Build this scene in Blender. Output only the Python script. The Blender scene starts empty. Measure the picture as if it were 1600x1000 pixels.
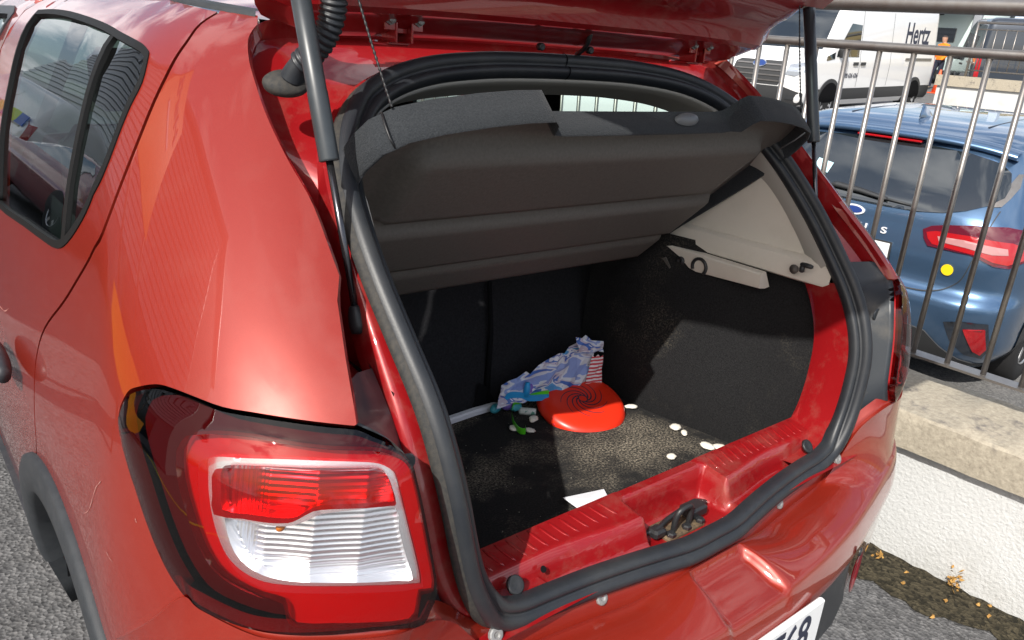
import bpy, math, random
from mathutils import Vector, Matrix, geometry
random.seed(7)
sc = bpy.context.scene
COL = sc.collection
PI = math.pi

# ------------------------------------------------------------------ camera
cam_d = bpy.data.cameras.new("camera")
cam = bpy.data.objects.new("camera", cam_d)
COL.objects.link(cam)
cam.matrix_world = Matrix(((0.777002, 0.160003, -0.608825, -1.019325),
                           (-0.62518, 0.30923, -0.716608, -0.590637),
                           (0.073607, 0.93743, 0.340303, 1.494687),
                           (0.0, 0.0, 0.0, 1.0)))
cam_d.sensor_width = 36.0
cam_d.lens = 36.0 * 1215.07 / 1600.0
cam_d.clip_start = 0.02
cam_d.clip_end = 600
sc.camera = cam

# ------------------------------------------------------------------ sky, sun, exposure
SUN = Vector((-1.05, -0.47, 1.0)).normalized()
world = bpy.data.worlds.new("World")
sc.world = world
world.use_nodes = True
nt = world.node_tree
nt.nodes.clear()
wo = nt.nodes.new("ShaderNodeOutputWorld")
bg = nt.nodes.new("ShaderNodeBackground")
sky = nt.nodes.new("ShaderNodeTexSky")
sky.sky_type = 'NISHITA'
sky.sun_disc = False
sky.sun_elevation = math.asin(SUN.z)
sky.sun_rotation = math.atan2(SUN.x, SUN.y)
sky.air_density = 1.0
sky.dust_density = 3.0
tc = nt.nodes.new("ShaderNodeTexCoord")
mp = nt.nodes.new("ShaderNodeMapping")
mp.inputs["Scale"].default_value = (1.6, 1.6, 4.2)
nz = nt.nodes.new("ShaderNodeTexNoise")
nz.inputs["Scale"].default_value = 2.1
nz.inputs["Detail"].default_value = 9
nz.inputs["Roughness"].default_value = 0.58
cr = nt.nodes.new("ShaderNodeValToRGB")
cr.color_ramp.elements[0].position = 0.45
cr.color_ramp.elements[1].position = 0.60
mx = nt.nodes.new("ShaderNodeMixRGB")
mx.inputs[2].default_value = (8.3, 8.5, 8.9, 1)
nt.links.new(tc.outputs["Generated"], mp.inputs["Vector"])
nt.links.new(mp.outputs["Vector"], nz.inputs["Vector"])
nt.links.new(nz.outputs["Fac"], cr.inputs["Fac"])
nt.links.new(cr.outputs["Color"], mx.inputs[0])
nt.links.new(sky.outputs["Color"], mx.inputs[1])
nt.links.new(mx.outputs["Color"], bg.inputs["Color"])
bg.inputs["Strength"].default_value = 0.13
nt.links.new(bg.outputs["Background"], wo.inputs["Surface"])

sun_d = bpy.data.lights.new("sun", 'SUN')
sun_d.energy = 4.6
sun_d.angle = math.radians(0.53)
sun_d.color = (1.0, 0.955, 0.88)
sun = bpy.data.objects.new("sun", sun_d)
COL.objects.link(sun)
sun.rotation_euler = SUN.to_track_quat('Z', 'Y').to_euler()
sun.location = (-8, -4, 12)

vs = sc.view_settings
vs.view_transform = 'Standard'
vs.look = 'None'
vs.exposure = 0.36
vs.gamma = 1.0

# ------------------------------------------------------------------ materials
MATS = {}
def mat(name, col, rough=0.5, metal=0.0, coat=0.0, spec=0.5, alpha=None, var=None, bump=None, emit=None, coat_rough=0.03, sheen=0.0):
    """principled material; var=(scale, colour2, contrast lo, hi), bump=(scale, strength, distance)"""
    m = bpy.data.materials.new(name)
    m.use_nodes = True
    t = m.node_tree
    b = t.nodes["Principled BSDF"]
    b.inputs["Base Color"].default_value = (*col, 1)
    b.inputs["Roughness"].default_value = rough
    b.inputs["Metallic"].default_value = metal
    b.inputs["Coat Weight"].default_value = coat
    b.inputs["Coat Roughness"].default_value = coat_rough
    b.inputs["Specular IOR Level"].default_value = spec
    b.inputs["Sheen Weight"].default_value = sheen
    co = t.nodes.new("ShaderNodeTexCoord")
    if var:
        n = t.nodes.new("ShaderNodeTexNoise")
        n.inputs["Scale"].default_value = var[0]
        n.inputs["Detail"].default_value = 8
        n.inputs["Roughness"].default_value = 0.65
        t.links.new(co.outputs["Object"], n.inputs["Vector"])
        r = t.nodes.new("ShaderNodeValToRGB")
        r.color_ramp.elements[0].position = var[2]
        r.color_ramp.elements[1].position = var[3]
        r.color_ramp.elements[0].color = (*col, 1)
        r.color_ramp.elements[1].color = (*var[1], 1)
        t.links.new(n.outputs["Fac"], r.inputs["Fac"])
        t.links.new(r.outputs["Color"], b.inputs["Base Color"])
    if bump:
        n2 = t.nodes.new("ShaderNodeTexNoise")
        n2.inputs["Scale"].default_value = bump[0]
        n2.inputs["Detail"].default_value = 5
        t.links.new(co.outputs["Object"], n2.inputs["Vector"])
        bp = t.nodes.new("ShaderNodeBump")
        bp.inputs["Strength"].default_value = bump[1]
        bp.inputs["Distance"].default_value = bump[2]
        t.links.new(n2.outputs["Fac"], bp.inputs["Height"])
        t.links.new(bp.outputs["Normal"], b.inputs["Normal"])
    if emit:
        b.inputs["Emission Color"].default_value = (*emit[0], 1)
        b.inputs["Emission Strength"].default_value = emit[1]
    MATS[name] = m
    return m

def thin_glass(name, tint, refl=1.0, rough=0.0, ior=1.5):
    """a single sheet of glass: tinted see-through plus Fresnel reflection"""
    m = bpy.data.materials.new(name)
    m.use_nodes = True
    t = m.node_tree
    t.nodes.clear()
    o = t.nodes.new("ShaderNodeOutputMaterial")
    tr = t.nodes.new("ShaderNodeBsdfTransparent")
    tr.inputs["Color"].default_value = (*tint, 1)
    g = t.nodes.new("ShaderNodeBsdfGlossy")
    g.inputs["Roughness"].default_value = rough
    g.inputs["Color"].default_value = (refl, refl, refl, 1)
    fr = t.nodes.new("ShaderNodeFresnel")
    fr.inputs["IOR"].default_value = ior
    mxs = t.nodes.new("ShaderNodeMixShader")
    geo = t.nodes.new("ShaderNodeNewGeometry")          # same reflectance from either side of the sheet
    sel = t.nodes.new("ShaderNodeMapRange")
    sel.inputs["To Min"].default_value = ior
    sel.inputs["To Max"].default_value = 1.0/ior
    t.links.new(geo.outputs["Backfacing"], sel.inputs["Value"])
    t.links.new(sel.outputs["Result"], fr.inputs["IOR"])
    t.links.new(fr.outputs["Fac"], mxs.inputs[0])
    t.links.new(tr.outputs[0], mxs.inputs[1])
    t.links.new(g.outputs[0], mxs.inputs[2])
    t.links.new(mxs.outputs[0], o.inputs["Surface"])
    MATS[name] = m
    return m

def paint(name, col, col2, metal=0.35, rough=0.38, dust=0.0):
    """metallic car paint under clear coat, with very fine flake, soft dents and a veil of road dust"""
    m = mat(name, col, rough=rough, metal=metal, coat=1.0, coat_rough=0.012, spec=0.30)
    t = m.node_tree
    b = t.nodes["Principled BSDF"]
    co = t.nodes.new("ShaderNodeTexCoord")
    n = t.nodes.new("ShaderNodeTexNoise")
    n.inputs["Scale"].default_value = 900
    t.links.new(co.outputs["Object"], n.inputs["Vector"])
    mixc = t.nodes.new("ShaderNodeMixRGB")
    mixc.inputs[1].default_value = (*col, 1)
    mixc.inputs[2].default_value = (*col2, 1)
    t.links.new(n.outputs["Fac"], mixc.inputs[0])
    last = mixc
    if dust:
        n3 = t.nodes.new("ShaderNodeTexNoise")
        n3.inputs["Scale"].default_value = 14
        n3.inputs["Detail"].default_value = 12
        n3.inputs["Roughness"].default_value = 0.7
        t.links.new(co.outputs["Object"], n3.inputs["Vector"])
        r = t.nodes.new("ShaderNodeValToRGB")
        r.color_ramp.elements[0].position = 0.50
        r.color_ramp.elements[1].position = 0.80
        r.color_ramp.elements[1].color = (dust, dust, dust, 1)
        t.links.new(n3.outputs["Fac"], r.inputs["Fac"])
        m2 = t.nodes.new("ShaderNodeMixRGB")
        m2.inputs[2].default_value = (0.30, 0.22, 0.17, 1)
        t.links.new(r.outputs["Color"], m2.inputs[0])
        t.links.new(last.outputs["Color"], m2.inputs[1])
        last = m2
        rr = t.nodes.new("ShaderNodeMath")
        rr.operation = 'MULTIPLY_ADD'
        rr.inputs[1].default_value = 0.5
        rr.inputs[2].default_value = 0.012
        t.links.new(r.outputs["Color"], rr.inputs[0])
        t.links.new(rr.outputs[0], b.inputs["Coat Roughness"])
    t.links.new(last.outputs["Color"], b.inputs["Base Color"])
    n2 = t.nodes.new("ShaderNodeTexNoise")
    n2.inputs["Scale"].default_value = 5
    n2.inputs["Detail"].default_value = 2
    t.links.new(co.outputs["Object"], n2.inputs["Vector"])
    bp = t.nodes.new("ShaderNodeBump")
    bp.inputs["Strength"].default_value = 0.05
    bp.inputs["Distance"].default_value = 0.004
    t.links.new(n2.outputs["Fac"], bp.inputs["Height"])
    t.links.new(bp.outputs["Normal"], b.inputs["Coat Normal"])
    return m

paint('red_paint', (0.200, 0.0125, 0.0066), (0.285, 0.0235, 0.0115), metal=0.22, dust=0.05)
paint('red_inner', (0.24, 0.005, 0.008), (0.31, 0.008, 0.010), metal=0.15, dust=0.30)
paint('blue_paint', (0.075, 0.145, 0.255), (0.12, 0.215, 0.36), metal=0.75, rough=0.28, dust=0.03)
paint('white_paint', (0.78, 0.78, 0.78), (0.82, 0.82, 0.82), metal=0.0)
paint('dark_paint', (0.035, 0.045, 0.06), (0.05, 0.06, 0.08), metal=0.5)
paint('silver_paint', (0.45, 0.47, 0.5), (0.55, 0.57, 0.6), metal=0.6)
paint('maroon_paint', (0.20, 0.012, 0.02), (0.26, 0.02, 0.03), metal=0.3)
mat('rubber', (0.017, 0.020, 0.025), 0.45, spec=0.45, var=(9, (0.036, 0.038, 0.040), 0.45, 0.8), bump=(350, 0.15, 0.001))
mat('frame_rubber', (0.006, 0.0065, 0.007), 0.62, spec=0.22)
mat('rubber_dirty', (0.026, 0.027, 0.028), 0.70, spec=0.25, var=(140, (0.066, 0.058, 0.048), 0.35, 0.85), bump=(220, 0.25, 0.001))
mat('black_plastic', (0.022, 0.025, 0.030), 0.5, spec=0.5, var=(20, (0.06, 0.062, 0.065), 0.5, 0.85), bump=(500, 0.2, 0.0008))
mat('lamp_backing', (0.028, 0.034, 0.042), 0.42, spec=0.5, var=(13, (0.12, 0.11, 0.095), 0.52, 0.9), bump=(300, 0.12, 0.0006))
mat('scuff', (0.36, 0.17, 0.15), 0.6)
mat('grey_cladding', (0.024, 0.028, 0.033), 0.62, spec=0.35, var=(40, (0.040, 0.044, 0.049), 0.4, 0.8), bump=(900, 0.4, 0.0008))
mat('black_void', (0.006, 0.006, 0.007), 0.9, spec=0.1)
mat('felt', (0.021, 0.024, 0.028), 0.95, spec=0.12, var=(420, (0.042, 0.046, 0.051), 0.35, 0.75), bump=(420, 0.7, 0.002), sheen=0.1)
mat('shelf_board', (0.088, 0.081, 0.073), 0.58, spec=0.4, var=(160, (0.125, 0.115, 0.105), 0.35, 0.8), bump=(260, 0.35, 0.001))
mat('seat_cloth', (0.014, 0.014, 0.016), 0.95, spec=0.1, var=(180, (0.026, 0.026, 0.029), 0.35, 0.8), bump=(500, 0.5, 0.001))
mat('grey_trim', (0.66, 0.62, 0.55), 0.62, spec=0.35, var=(7, (0.56, 0.52, 0.45), 0.5, 0.85), bump=(700, 0.25, 0.0006))
mat('headliner', (0.40, 0.39, 0.36), 0.95, spec=0.1)
mat('chrome', (0.86, 0.87, 0.89), 0.10, metal=1.0)
mat('bezel_silver', (0.92, 0.92, 0.93), 0.26, metal=0.9)
mat('reflector', (0.84, 0.85, 0.87), 0.32, metal=1.0)
mat('rod_steel', (0.10, 0.10, 0.11), 0.22, metal=0.9)
mat('lamp_housing', (0.17, 0.020, 0.028), 0.5)
mat('steel', (0.31, 0.295, 0.28), 0.40, metal=0.85, var=(25, (0.24, 0.21, 0.19), 0.4, 0.8))
mat('zinc', (0.30, 0.30, 0.30), 0.6, metal=0.5, var=(120, (0.2, 0.19, 0.17), 0.5, 0.75))
mat('rusty', (0.10, 0.075, 0.05), 0.7, metal=0.4, var=(90, (0.24, 0.17, 0.10), 0.4, 0.7))
mat('dull_black', (0.018, 0.019, 0.021), 0.45, spec=0.5)
mat('strut_black', (0.026, 0.032, 0.038), 0.38, spec=0.55, var=(18, (0.042, 0.050, 0.057), 0.4, 0.8))
mat('orange_bulb', (0.45, 0.13, 0.01), 0.25)
mat('red_core', (0.30, 0.007, 0.010), 0.35, spec=0.6)
mat('tyre', (0.022, 0.022, 0.023), 0.85, spec=0.25, bump=(80, 0.3, 0.002))
mat('alloy', (0.55, 0.56, 0.58), 0.35, metal=0.9)
mat('white_plastic', (0.72, 0.73, 0.78), 0.4)
mat('plate_white', (0.78, 0.79, 0.80), 0.35)
mat('ink', (0.02, 0.025, 0.05), 0.5)
mat('far_black', (0.03, 0.032, 0.035), 0.6)
thin_glass('window_glass', (0.55, 0.68, 0.64), 1.0)
thin_glass('dark_glass', (0.10, 0.13, 0.13), 1.0)
thin_glass('clear_lens', (0.93, 0.93, 0.94), 1.0)
thin_glass('red_lens', (0.92, 0.03, 0.04), 1.0)
thin_glass('stop_lens', (0.62, 0.010, 0.014), 1.0)
thin_glass('smoked_lens', (0.40, 0.060, 0.075), 1.0)

# ------------------------------------------------------------------ builders
def new_obj(name, me, parent=None):
    o = bpy.data.objects.new(name, me)
    COL.objects.link(o)
    if parent is not None:
        o.parent = parent
    return o

def mesh(name, vs_, fs, m, parent=None, smooth=True, mirror=False):
    if mirror:
        vs_ = [(-v[0], v[1], v[2]) for v in vs_]
        fs = [tuple(reversed(f)) for f in fs]
    me = bpy.data.meshes.new(name)
    me.from_pydata([tuple(v) for v in vs_], [], [tuple(f) for f in fs])
    if smooth:
        me.polygons.foreach_set("use_smooth", [True] * len(me.polygons))
    me.materials.append(MATS[m] if isinstance(m, str) else m)
    me.validate()
    me.update()
    return new_obj(name, me, parent)

def empty(name, loc=(0, 0, 0), parent=None):
    o = bpy.data.objects.new(name, None)
    COL.objects.link(o)
    o.location = loc
    o.empty_display_size = 0.1
    if parent is not None:
        o.parent = parent
    return o

def tag(o, label, cat, group=None):
    o["label"] = label
    o["category"] = cat
    if group:
        o["group"] = group
    return o

def kind(o, k):
    o["kind"] = k
    return o

class MB:
    """collects shapes into one mesh"""
    def __init__(s):
        s.v = []; s.f = []
    def add(s, vs_, fs):
        b = len(s.v)
        s.v += [tuple(v) for v in vs_]
        s.f += [tuple(i + b for i in f) for f in fs]
        return s
    def box(s, x0, x1, y0, y1, z0, z1, bev=0.0):
        if bev <= 0:
            return s.add([(x0,y0,z0),(x1,y0,z0),(x1,y1,z0),(x0,y1,z0),(x0,y0,z1),(x1,y0,z1),(x1,y1,z1),(x0,y1,z1)],
                         [(0,3,2,1),(4,5,6,7),(0,1,5,4),(1,2,6,5),(2,3,7,6),(3,0,4,7)])
        # chamfered box: three rings
        def ring(z, i):
            c = bev
            a0, a1, b0, b1 = x0 + i, x1 - i, y0 + i, y1 - i
            return [(a0 + c, b0, z), (a1 - c, b0, z), (a1, b0 + c, z), (a1, b1 - c, z), (a1 - c, b1, z), (a0 + c, b1, z), (a0, b1 - c, z), (a0, b0 + c, z)]
        vs_ = ring(z0, bev) + ring(z0 + bev, 0) + ring(z1 - bev, 0) + ring(z1, bev)
        fs = [tuple(reversed(range(8))), tuple(range(24, 32))]
        for k in range(3):
            for i in range(8):
                j = (i + 1) % 8
                fs.append((k*8+i, k*8+j, k*8+8+j, k*8+8+i))
        return s.add(vs_, fs)
    def loft(s, rows, closed=False, cap=False):
        n = len(rows[0])
        vs_ = [p for r in rows for p in r]
        fs = []
        for i in range(len(rows) - 1):
            for j in range(n if closed else n - 1):
                k = (j + 1) % n
                fs.append((i*n+j, i*n+k, (i+1)*n+k, (i+1)*n+j))
        if cap:
            fs.append(tuple(reversed(range(n))))
            fs.append(tuple(range((len(rows)-1)*n, len(rows)*n)))
        return s.add(vs_, fs)
    def tube(s, pts, rad, seg=8, cap=True, flat=1.0):
        pts = [Vector(p) for p in pts]
        rows = []
        up = None
        for i, p in enumerate(pts):
            d = (pts[min(i+1, len(pts)-1)] - pts[max(i-1, 0)]).normalized()
            if up is None:
                up = Vector((0, 0, 1)) if abs(d.z) < 0.9 else Vector((1, 0, 0))
            a = d.cross(up).normalized()
            b = a.cross(d).normalized()
            up = b
            r = rad[i] if isinstance(rad, (list, tuple)) else rad
            rows.append([p + a * (r * math.cos(2*PI*k/seg)) + b * (r * flat * math.sin(2*PI*k/seg)) for k in range(seg)])
        return s.loft(rows, True, cap)
    def lathe(s, prof, centre=(0,0,0), axis='z', seg=24):
        """prof: (radius, height) list"""
        rows = []
        for r, h in prof:
            ring = []
            for k in range(seg):
                a = 2*PI*k/seg
                u, v = r*math.cos(a), r*math.sin(a)
                p = {'z': (u, v, h), 'x': (h, u, v), 'y': (v, h, u)}[axis]
                ring.append((p[0]+centre[0], p[1]+centre[1], p[2]+centre[2]))
            rows.append(ring)
        return s.loft(rows, True, True)
    def build(s, name, m, parent=None, smooth=True, mirror=False):
        return mesh(name, s.v, s.f, m, parent, smooth, mirror)

def autosmooth(o, deg=35):
    """mark edges sharper than deg so that flats stay flat on a smooth-shaded mesh"""
    me = o.data
    import bmesh
    bm = bmesh.new(); bm.from_mesh(me)
    bmesh.ops.recalc_face_normals(bm, faces=bm.faces)
    lim = math.radians(deg)
    for e in bm.edges:
        if len(e.link_faces) == 2 and e.calc_face_angle(0) > lim:
            e.smooth = False
    bm.to_mesh(me); bm.free()
    return o

def spline(pts, n=8, closed=False):
    """Catmull-Rom through pts"""
    P = [Vector(p) for p in pts]
    out = []
    m = len(P)
    for i in range(m if closed else m - 1):
        if closed:
            a, b, c, d = P[(i-1) % m], P[i], P[(i+1) % m], P[(i+2) % m]
        else:
            a, b, c, d = P[max(i-1, 0)], P[i], P[i+1], P[min(i+2, m-1)]
        for k in range(n):
            t = k / n
            out.append(0.5*((2*b)+(c-a)*t+(2*a-5*b+4*c-d)*t*t+(3*b-a-3*c+d)*t**3))
    if not closed:
        out.append(P[-1])
    return [tuple(p) for p in out]

def ss(a, b, x):
    t = min(1, max(0, (x-a)/(b-a)))
    return t*t*(3-2*t)

def resample(pts, n):
    P = [Vector(p) for p in pts]
    L = [0]
    for a, b in zip(P, P[1:]):
        L.append(L[-1] + (b-a).length)
    out = []
    j = 0
    for k in range(n):
        t = L[-1]*k/(n-1)
        while j < len(P)-2 and L[j+1] < t:
            j += 1
        u = (t-L[j])/max(L[j+1]-L[j], 1e-9)
        out.append(tuple(P[j].lerp(P[j+1], u)))
    return out

def pchip(T):
    n = len(T); xs = [a for a, b in T]; ys = [b for a, b in T]
    dl = [(ys[i+1]-ys[i])/(xs[i+1]-xs[i]) for i in range(n-1)]
    m = [dl[0]]+[(dl[i-1]+dl[i])/2 for i in range(1, n-1)]+[dl[-1]]
    def f(x):
        x = min(max(x, xs[0]), xs[-1])
        i = 0
        while i < n-2 and x > xs[i+1]:
            i += 1
        h = xs[i+1]-xs[i]; t = (x-xs[i])/h
        return (2*t**3-3*t*t+1)*ys[i]+(t**3-2*t*t+t)*h*m[i]+(-2*t**3+3*t*t)*ys[i+1]+(t**3-t*t)*h*m[i+1]
    return f

class Surf:
    """left half of a car body: half-width and tail position by height, rounded rear corner.
    s >= 0 runs forward along the side, s < 0 round the corner and along the tail"""
    def __init__(self, WT, RT, RC, EX, flare=0.012):
        self.w = pchip(WT); self.r = pchip(RT); self.RC = RC; self.e = 2/EX; self.fl = flare
    def p(self, s, z, off=0.0):
        w = self.w(z); r = self.r(z); RC = self.RC
        if s >= 0:
            q = Vector((-w-self.fl*min(s, 1.2)+0.010*max(0, s-1.2)*(self.fl > 0), r+RC+s, z))
        else:
            ph = -s/RC
            if ph < PI/2:
                q = Vector((-(w-RC)-RC*max(math.cos(ph), 0)**self.e, r+RC-RC*max(math.sin(ph), 0)**self.e, z))
            else:
                q = Vector((-(w-RC)+(ph-PI/2)*RC, r, z))
        if off:
            q = q + self.n(s, z)*off
        return q
    def n(self, s, z):
        h = 0.006
        u = self.p(s+h, z)-self.p(s-h, z)
        v = self.p(s, z+h)-self.p(s, z-h)
        n = v.cross(u).normalized()
        if n.x+0.6*n.y > 0:
            n = -n
        return n
    def sx(self, x, z):
        """s of the tail point at lateral position x (<=0 left)"""
        w = self.w(z)
        t = -x-(w-self.RC)
        if t <= 0:
            return -self.RC*PI/2-(-t)
        c = min(1, t/self.RC)**(1/self.e)
        return -self.RC*math.acos(min(1, c))

def inpoly(x, y, poly):
    c = False
    n = len(poly)
    for i in range(n):
        x1, y1 = poly[i]; x2, y2 = poly[i-1]
        if (y1 > y) != (y2 > y) and x < (x2-x1)*(y-y1)/(y2-y1)+x1:
            c = not c
    return c

def dens(poly, step):
    out = []
    for i in range(len(poly)):
        a = poly[i]; b = poly[(i+1) % len(poly)]
        k = max(1, int(math.hypot(b[0]-a[0], b[1]-a[1])/step+0.5))
        for j in range(k):
            out.append((a[0]+(b[0]-a[0])*j/k, a[1]+(b[1]-a[1])*j/k))
    return out

def patch(name, fn, outline, m, parent, holes=(), step=0.03, off=0.0, rim=0.0, mirror=False, nfn=None, bulge=0.0, smooth=True):
    """a sheet bounded by a closed outline (2D), mapped to space by fn(u, v) -> Vector; nfn(u, v) the normal; rim folds the edge inward"""
    loops = [dens(outline, step)]+[dens(h, step) for h in holes]
    pts = []; edges = []
    for L in loops:
        b = len(pts); pts += L
        edges += [(b+i, b+(i+1) % len(L)) for i in range(len(L))]
    us = [p[0] for p in loops[0]]; vs2 = [p[1] for p in loops[0]]
    bp = list(pts)
    u0, u1, v0, v1 = min(us), max(us), min(vs2), max(vs2)
    nu = max(1, int((u1-u0)/step)); nv = max(1, int((v1-v0)/step))
    for i in range(1, nu+1):
        for j in range(1, nv+1):
            x = u0+(u1-u0)*(i-0.5)/nu; y = v0+(v1-v0)*(j-0.5)/nv
            if not inpoly(x, y, loops[0]) or any(inpoly(x, y, h) for h in loops[1:]):
                continue
            if min((x-q[0])**2+(y-q[1])**2 for q in bp) < (0.45*step)**2:
                continue
            pts.append((x, y))
    r = geometry.delaunay_2d_cdt([Vector(p) for p in pts], edges, [], 0, 1e-7)
    P = r[0]
    tris = []
    for f in r[2]:
        cx = sum(P[i].x for i in f)/len(f); cy = sum(P[i].y for i in f)/len(f)
        if inpoly(cx, cy, loops[0]) and not any(inpoly(cx, cy, h) for h in loops[1:]):
            tris.append(tuple(f))
    V = []
    N = [nfn(p.x, p.y) for p in P]
    for p, n in zip(P, N):
        o = off
        if bulge:
            d = min(math.hypot(p.x-q[0], p.y-q[1]) for q in bp)
            o += bulge*min(1, d/0.05)**0.5
        V.append(fn(p.x, p.y)+n*o)
    F = []
    for f in tris:
        a, b, c = V[f[0]], V[f[1]], V[f[2]]
        if (b-a).cross(c-a).dot(N[f[0]]) < 0:
            f = tuple(reversed(f))
        F.append(f)
    if rim:
        for L in loops:
            b = len(V)
            for q in L:
                n = nfn(*q); V.append(fn(*q)+n*off)
            for q in L:
                n = nfn(*q); V.append(fn(*q)+n*(off-rim))
            k = len(L)
            for i in range(k):
                j = (i+1) % k
                F.append((b+i, b+j, b+k+j, b+k+i))
    return mesh(name, V, F, m, parent, smooth, mirror)

def spatch(name, sf, outline, m, parent, **kw):
    return patch(name, sf.p, outline, m, parent, nfn=sf.n, **kw)

def inset(poly, d):
    """shrink a closed polygon by d"""
    n = len(poly)
    area = sum(poly[i][0]*poly[(i+1) % n][1]-poly[(i+1) % n][0]*poly[i][1] for i in range(n))
    sg = 1 if area > 0 else -1
    out = []
    for i in range(n):
        a, b, c = poly[i-1], poly[i], poly[(i+1) % n]
        t1 = Vector((b[0]-a[0], b[1]-a[1])).normalized(); t2 = Vector((c[0]-b[0], c[1]-b[1])).normalized()
        n1 = Vector((-t1.y, t1.x)); n2 = Vector((-t2.y, t2.x))
        m_ = (n1+n2)
        if m_.length < 1e-6:
            m_ = n1
        m_.normalize()
        k = d/max(0.4, m_.dot(n1))
        out.append((b[0]+m_.x*k*sg, b[1]+m_.y*k*sg))
    return out

def text_mesh(name, body, size, depth, m, parent, matrix, align='CENTER', shear=0.0, bold=0.0, squeeze=1.0):
    cu = bpy.data.curves.new(name, 'FONT')
    cu.body = body; cu.size = size; cu.extrude = depth; cu.align_x = align; cu.align_y = 'CENTER'; cu.shear = shear; cu.offset = bold
    o = bpy.data.objects.new(name, cu); COL.objects.link(o)
    dg = bpy.context.evaluated_depsgraph_get()
    me = bpy.data.meshes.new_from_object(o.evaluated_get(dg))
    bpy.data.objects.remove(o)
    for v in me.vertices:
        v.co = matrix @ Vector((v.co.x*squeeze, v.co.y, v.co.z))
    me.materials.clear(); me.materials.append(MATS[m])
    return new_obj(name, me, parent)

# ================================================================== the red hatchback
car = empty('red_hatchback', (0, 0, 0))
tag(car, 'dusty red hatchback with its tailgate raised and boot open', 'car')
B = Surf([(.20,.800),(.42,.855),(.60,.872),(.75,.874),(.88,.864),(1.00,.842),(1.08,.824),(1.14,.808),(1.22,.785),(1.32,.748),(1.40,.712),(1.45,.680),(1.49,.635),(1.52,.570),(1.54,.47)],
         [(.20,.03),(.60,.02),(.75,.015),(.90,.028),(1.00,.042),(1.067,.062),(1.13,.115),(1.205,.192),(1.30,.288),(1.40,.385),(1.47,.445),(1.54,.50)], .40, 2.35)
pillar = [(-0.2912,1.4857),(-0.2951,1.4662),(-0.3086,1.4442),(-0.3294,1.4108),(-0.3538,1.3673),(-0.3809,1.3234),(-0.4111,1.2769),(-0.4338,1.2084),(-0.4259,1.1843),(-0.4236,1.1324),(-0.4259,1.074)]
lamp_o = [(-0.0846,1.0533),(-0.11,1.067),(-0.1492,1.0792),(-0.1788,1.0818),(-0.2148,1.0807),(-0.2584,1.0774),(-0.2986,1.0774),(-0.3466,1.0758),(-0.3953,1.0726),(-0.4271,1.0699),(-0.4456,1.0624),(-0.4683,1.052),(-0.4915,1.032),(-0.5014,1.0113),(-0.5189,.9589),(-0.5341,.9093),(-0.543,.8661),(-0.536,.8432),(-0.5275,.8262),(-0.5055,.8274),(-0.4632,.8333),(-0.398,.8343),(-0.3306,.8361),(-0.2764,.8431),(-0.2371,.8506),(-0.2117,.8632),(-0.1829,.8873),(-0.1502,.9221),(-0.1169,.9587),(-0.0822,.9936),(-0.0671,1.0228)]
shut = [(-0.2013,1.4964),(-0.1951,1.4796),(-0.1931,1.4543),(-0.183,1.4264),(-0.1662,1.3908),(-0.135,1.3366),(-0.0958,1.2799),(-0.0442,1.2184),(0.005,1.1779),(.125,1.114),(.265,1.0389),(.3346,.9878),(.3612,.9462),(.3681,.914),(.372,.85)]
win_o = [(.72,1.4726),(.5815,1.4775),(.4117,1.4766),(.1931,1.4688),(.0419,1.4595),(-.0751,1.4468),(-.1101,1.4384),(-.1204,1.4286),(-.1191,1.3949),(-.0973,1.3637),(-.0768,1.3346),(-.0469,1.2934),(-.010,1.2549),(.0447,1.2146),(.118,1.1773),(.1985,1.1452),(.2623,1.1311),(.3399,1.1244),(.5052,1.1133),(.7766,1.0956),(.80,1.12),(.788,1.2335),(.757,1.32),(.735,1.42)]
AC = (.66, .33)                                     # rear axle
def s_of_y(y, z):
    lo, hi = -B.RC*PI/2, 4.5
    for _ in range(50):
        m_ = (lo+hi)/2
        if B.p(m_, z).y < y: lo = m_
        else: hi = m_
    return lo
def arch_sz(rad, a0, a1, n=16, c=AC):
    out = []
    for i in range(n+1):
        a = math.radians(a0+(a1-a0)*i/n)
        y = c[0]+rad*math.cos(a); z = c[1]+rad*math.sin(a)
        out.append((s_of_y(y, z), z))
    return out
sm2 = lambda pts, n=5: [(p[0], p[1]) for p in spline([(a, b, 0) for a, b in pts], n)]
lamp_front = lamp_o[25:]+lamp_o[:10]                # bumper joint -> up the front edge -> along the top to the pillar
AR = .455
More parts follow.
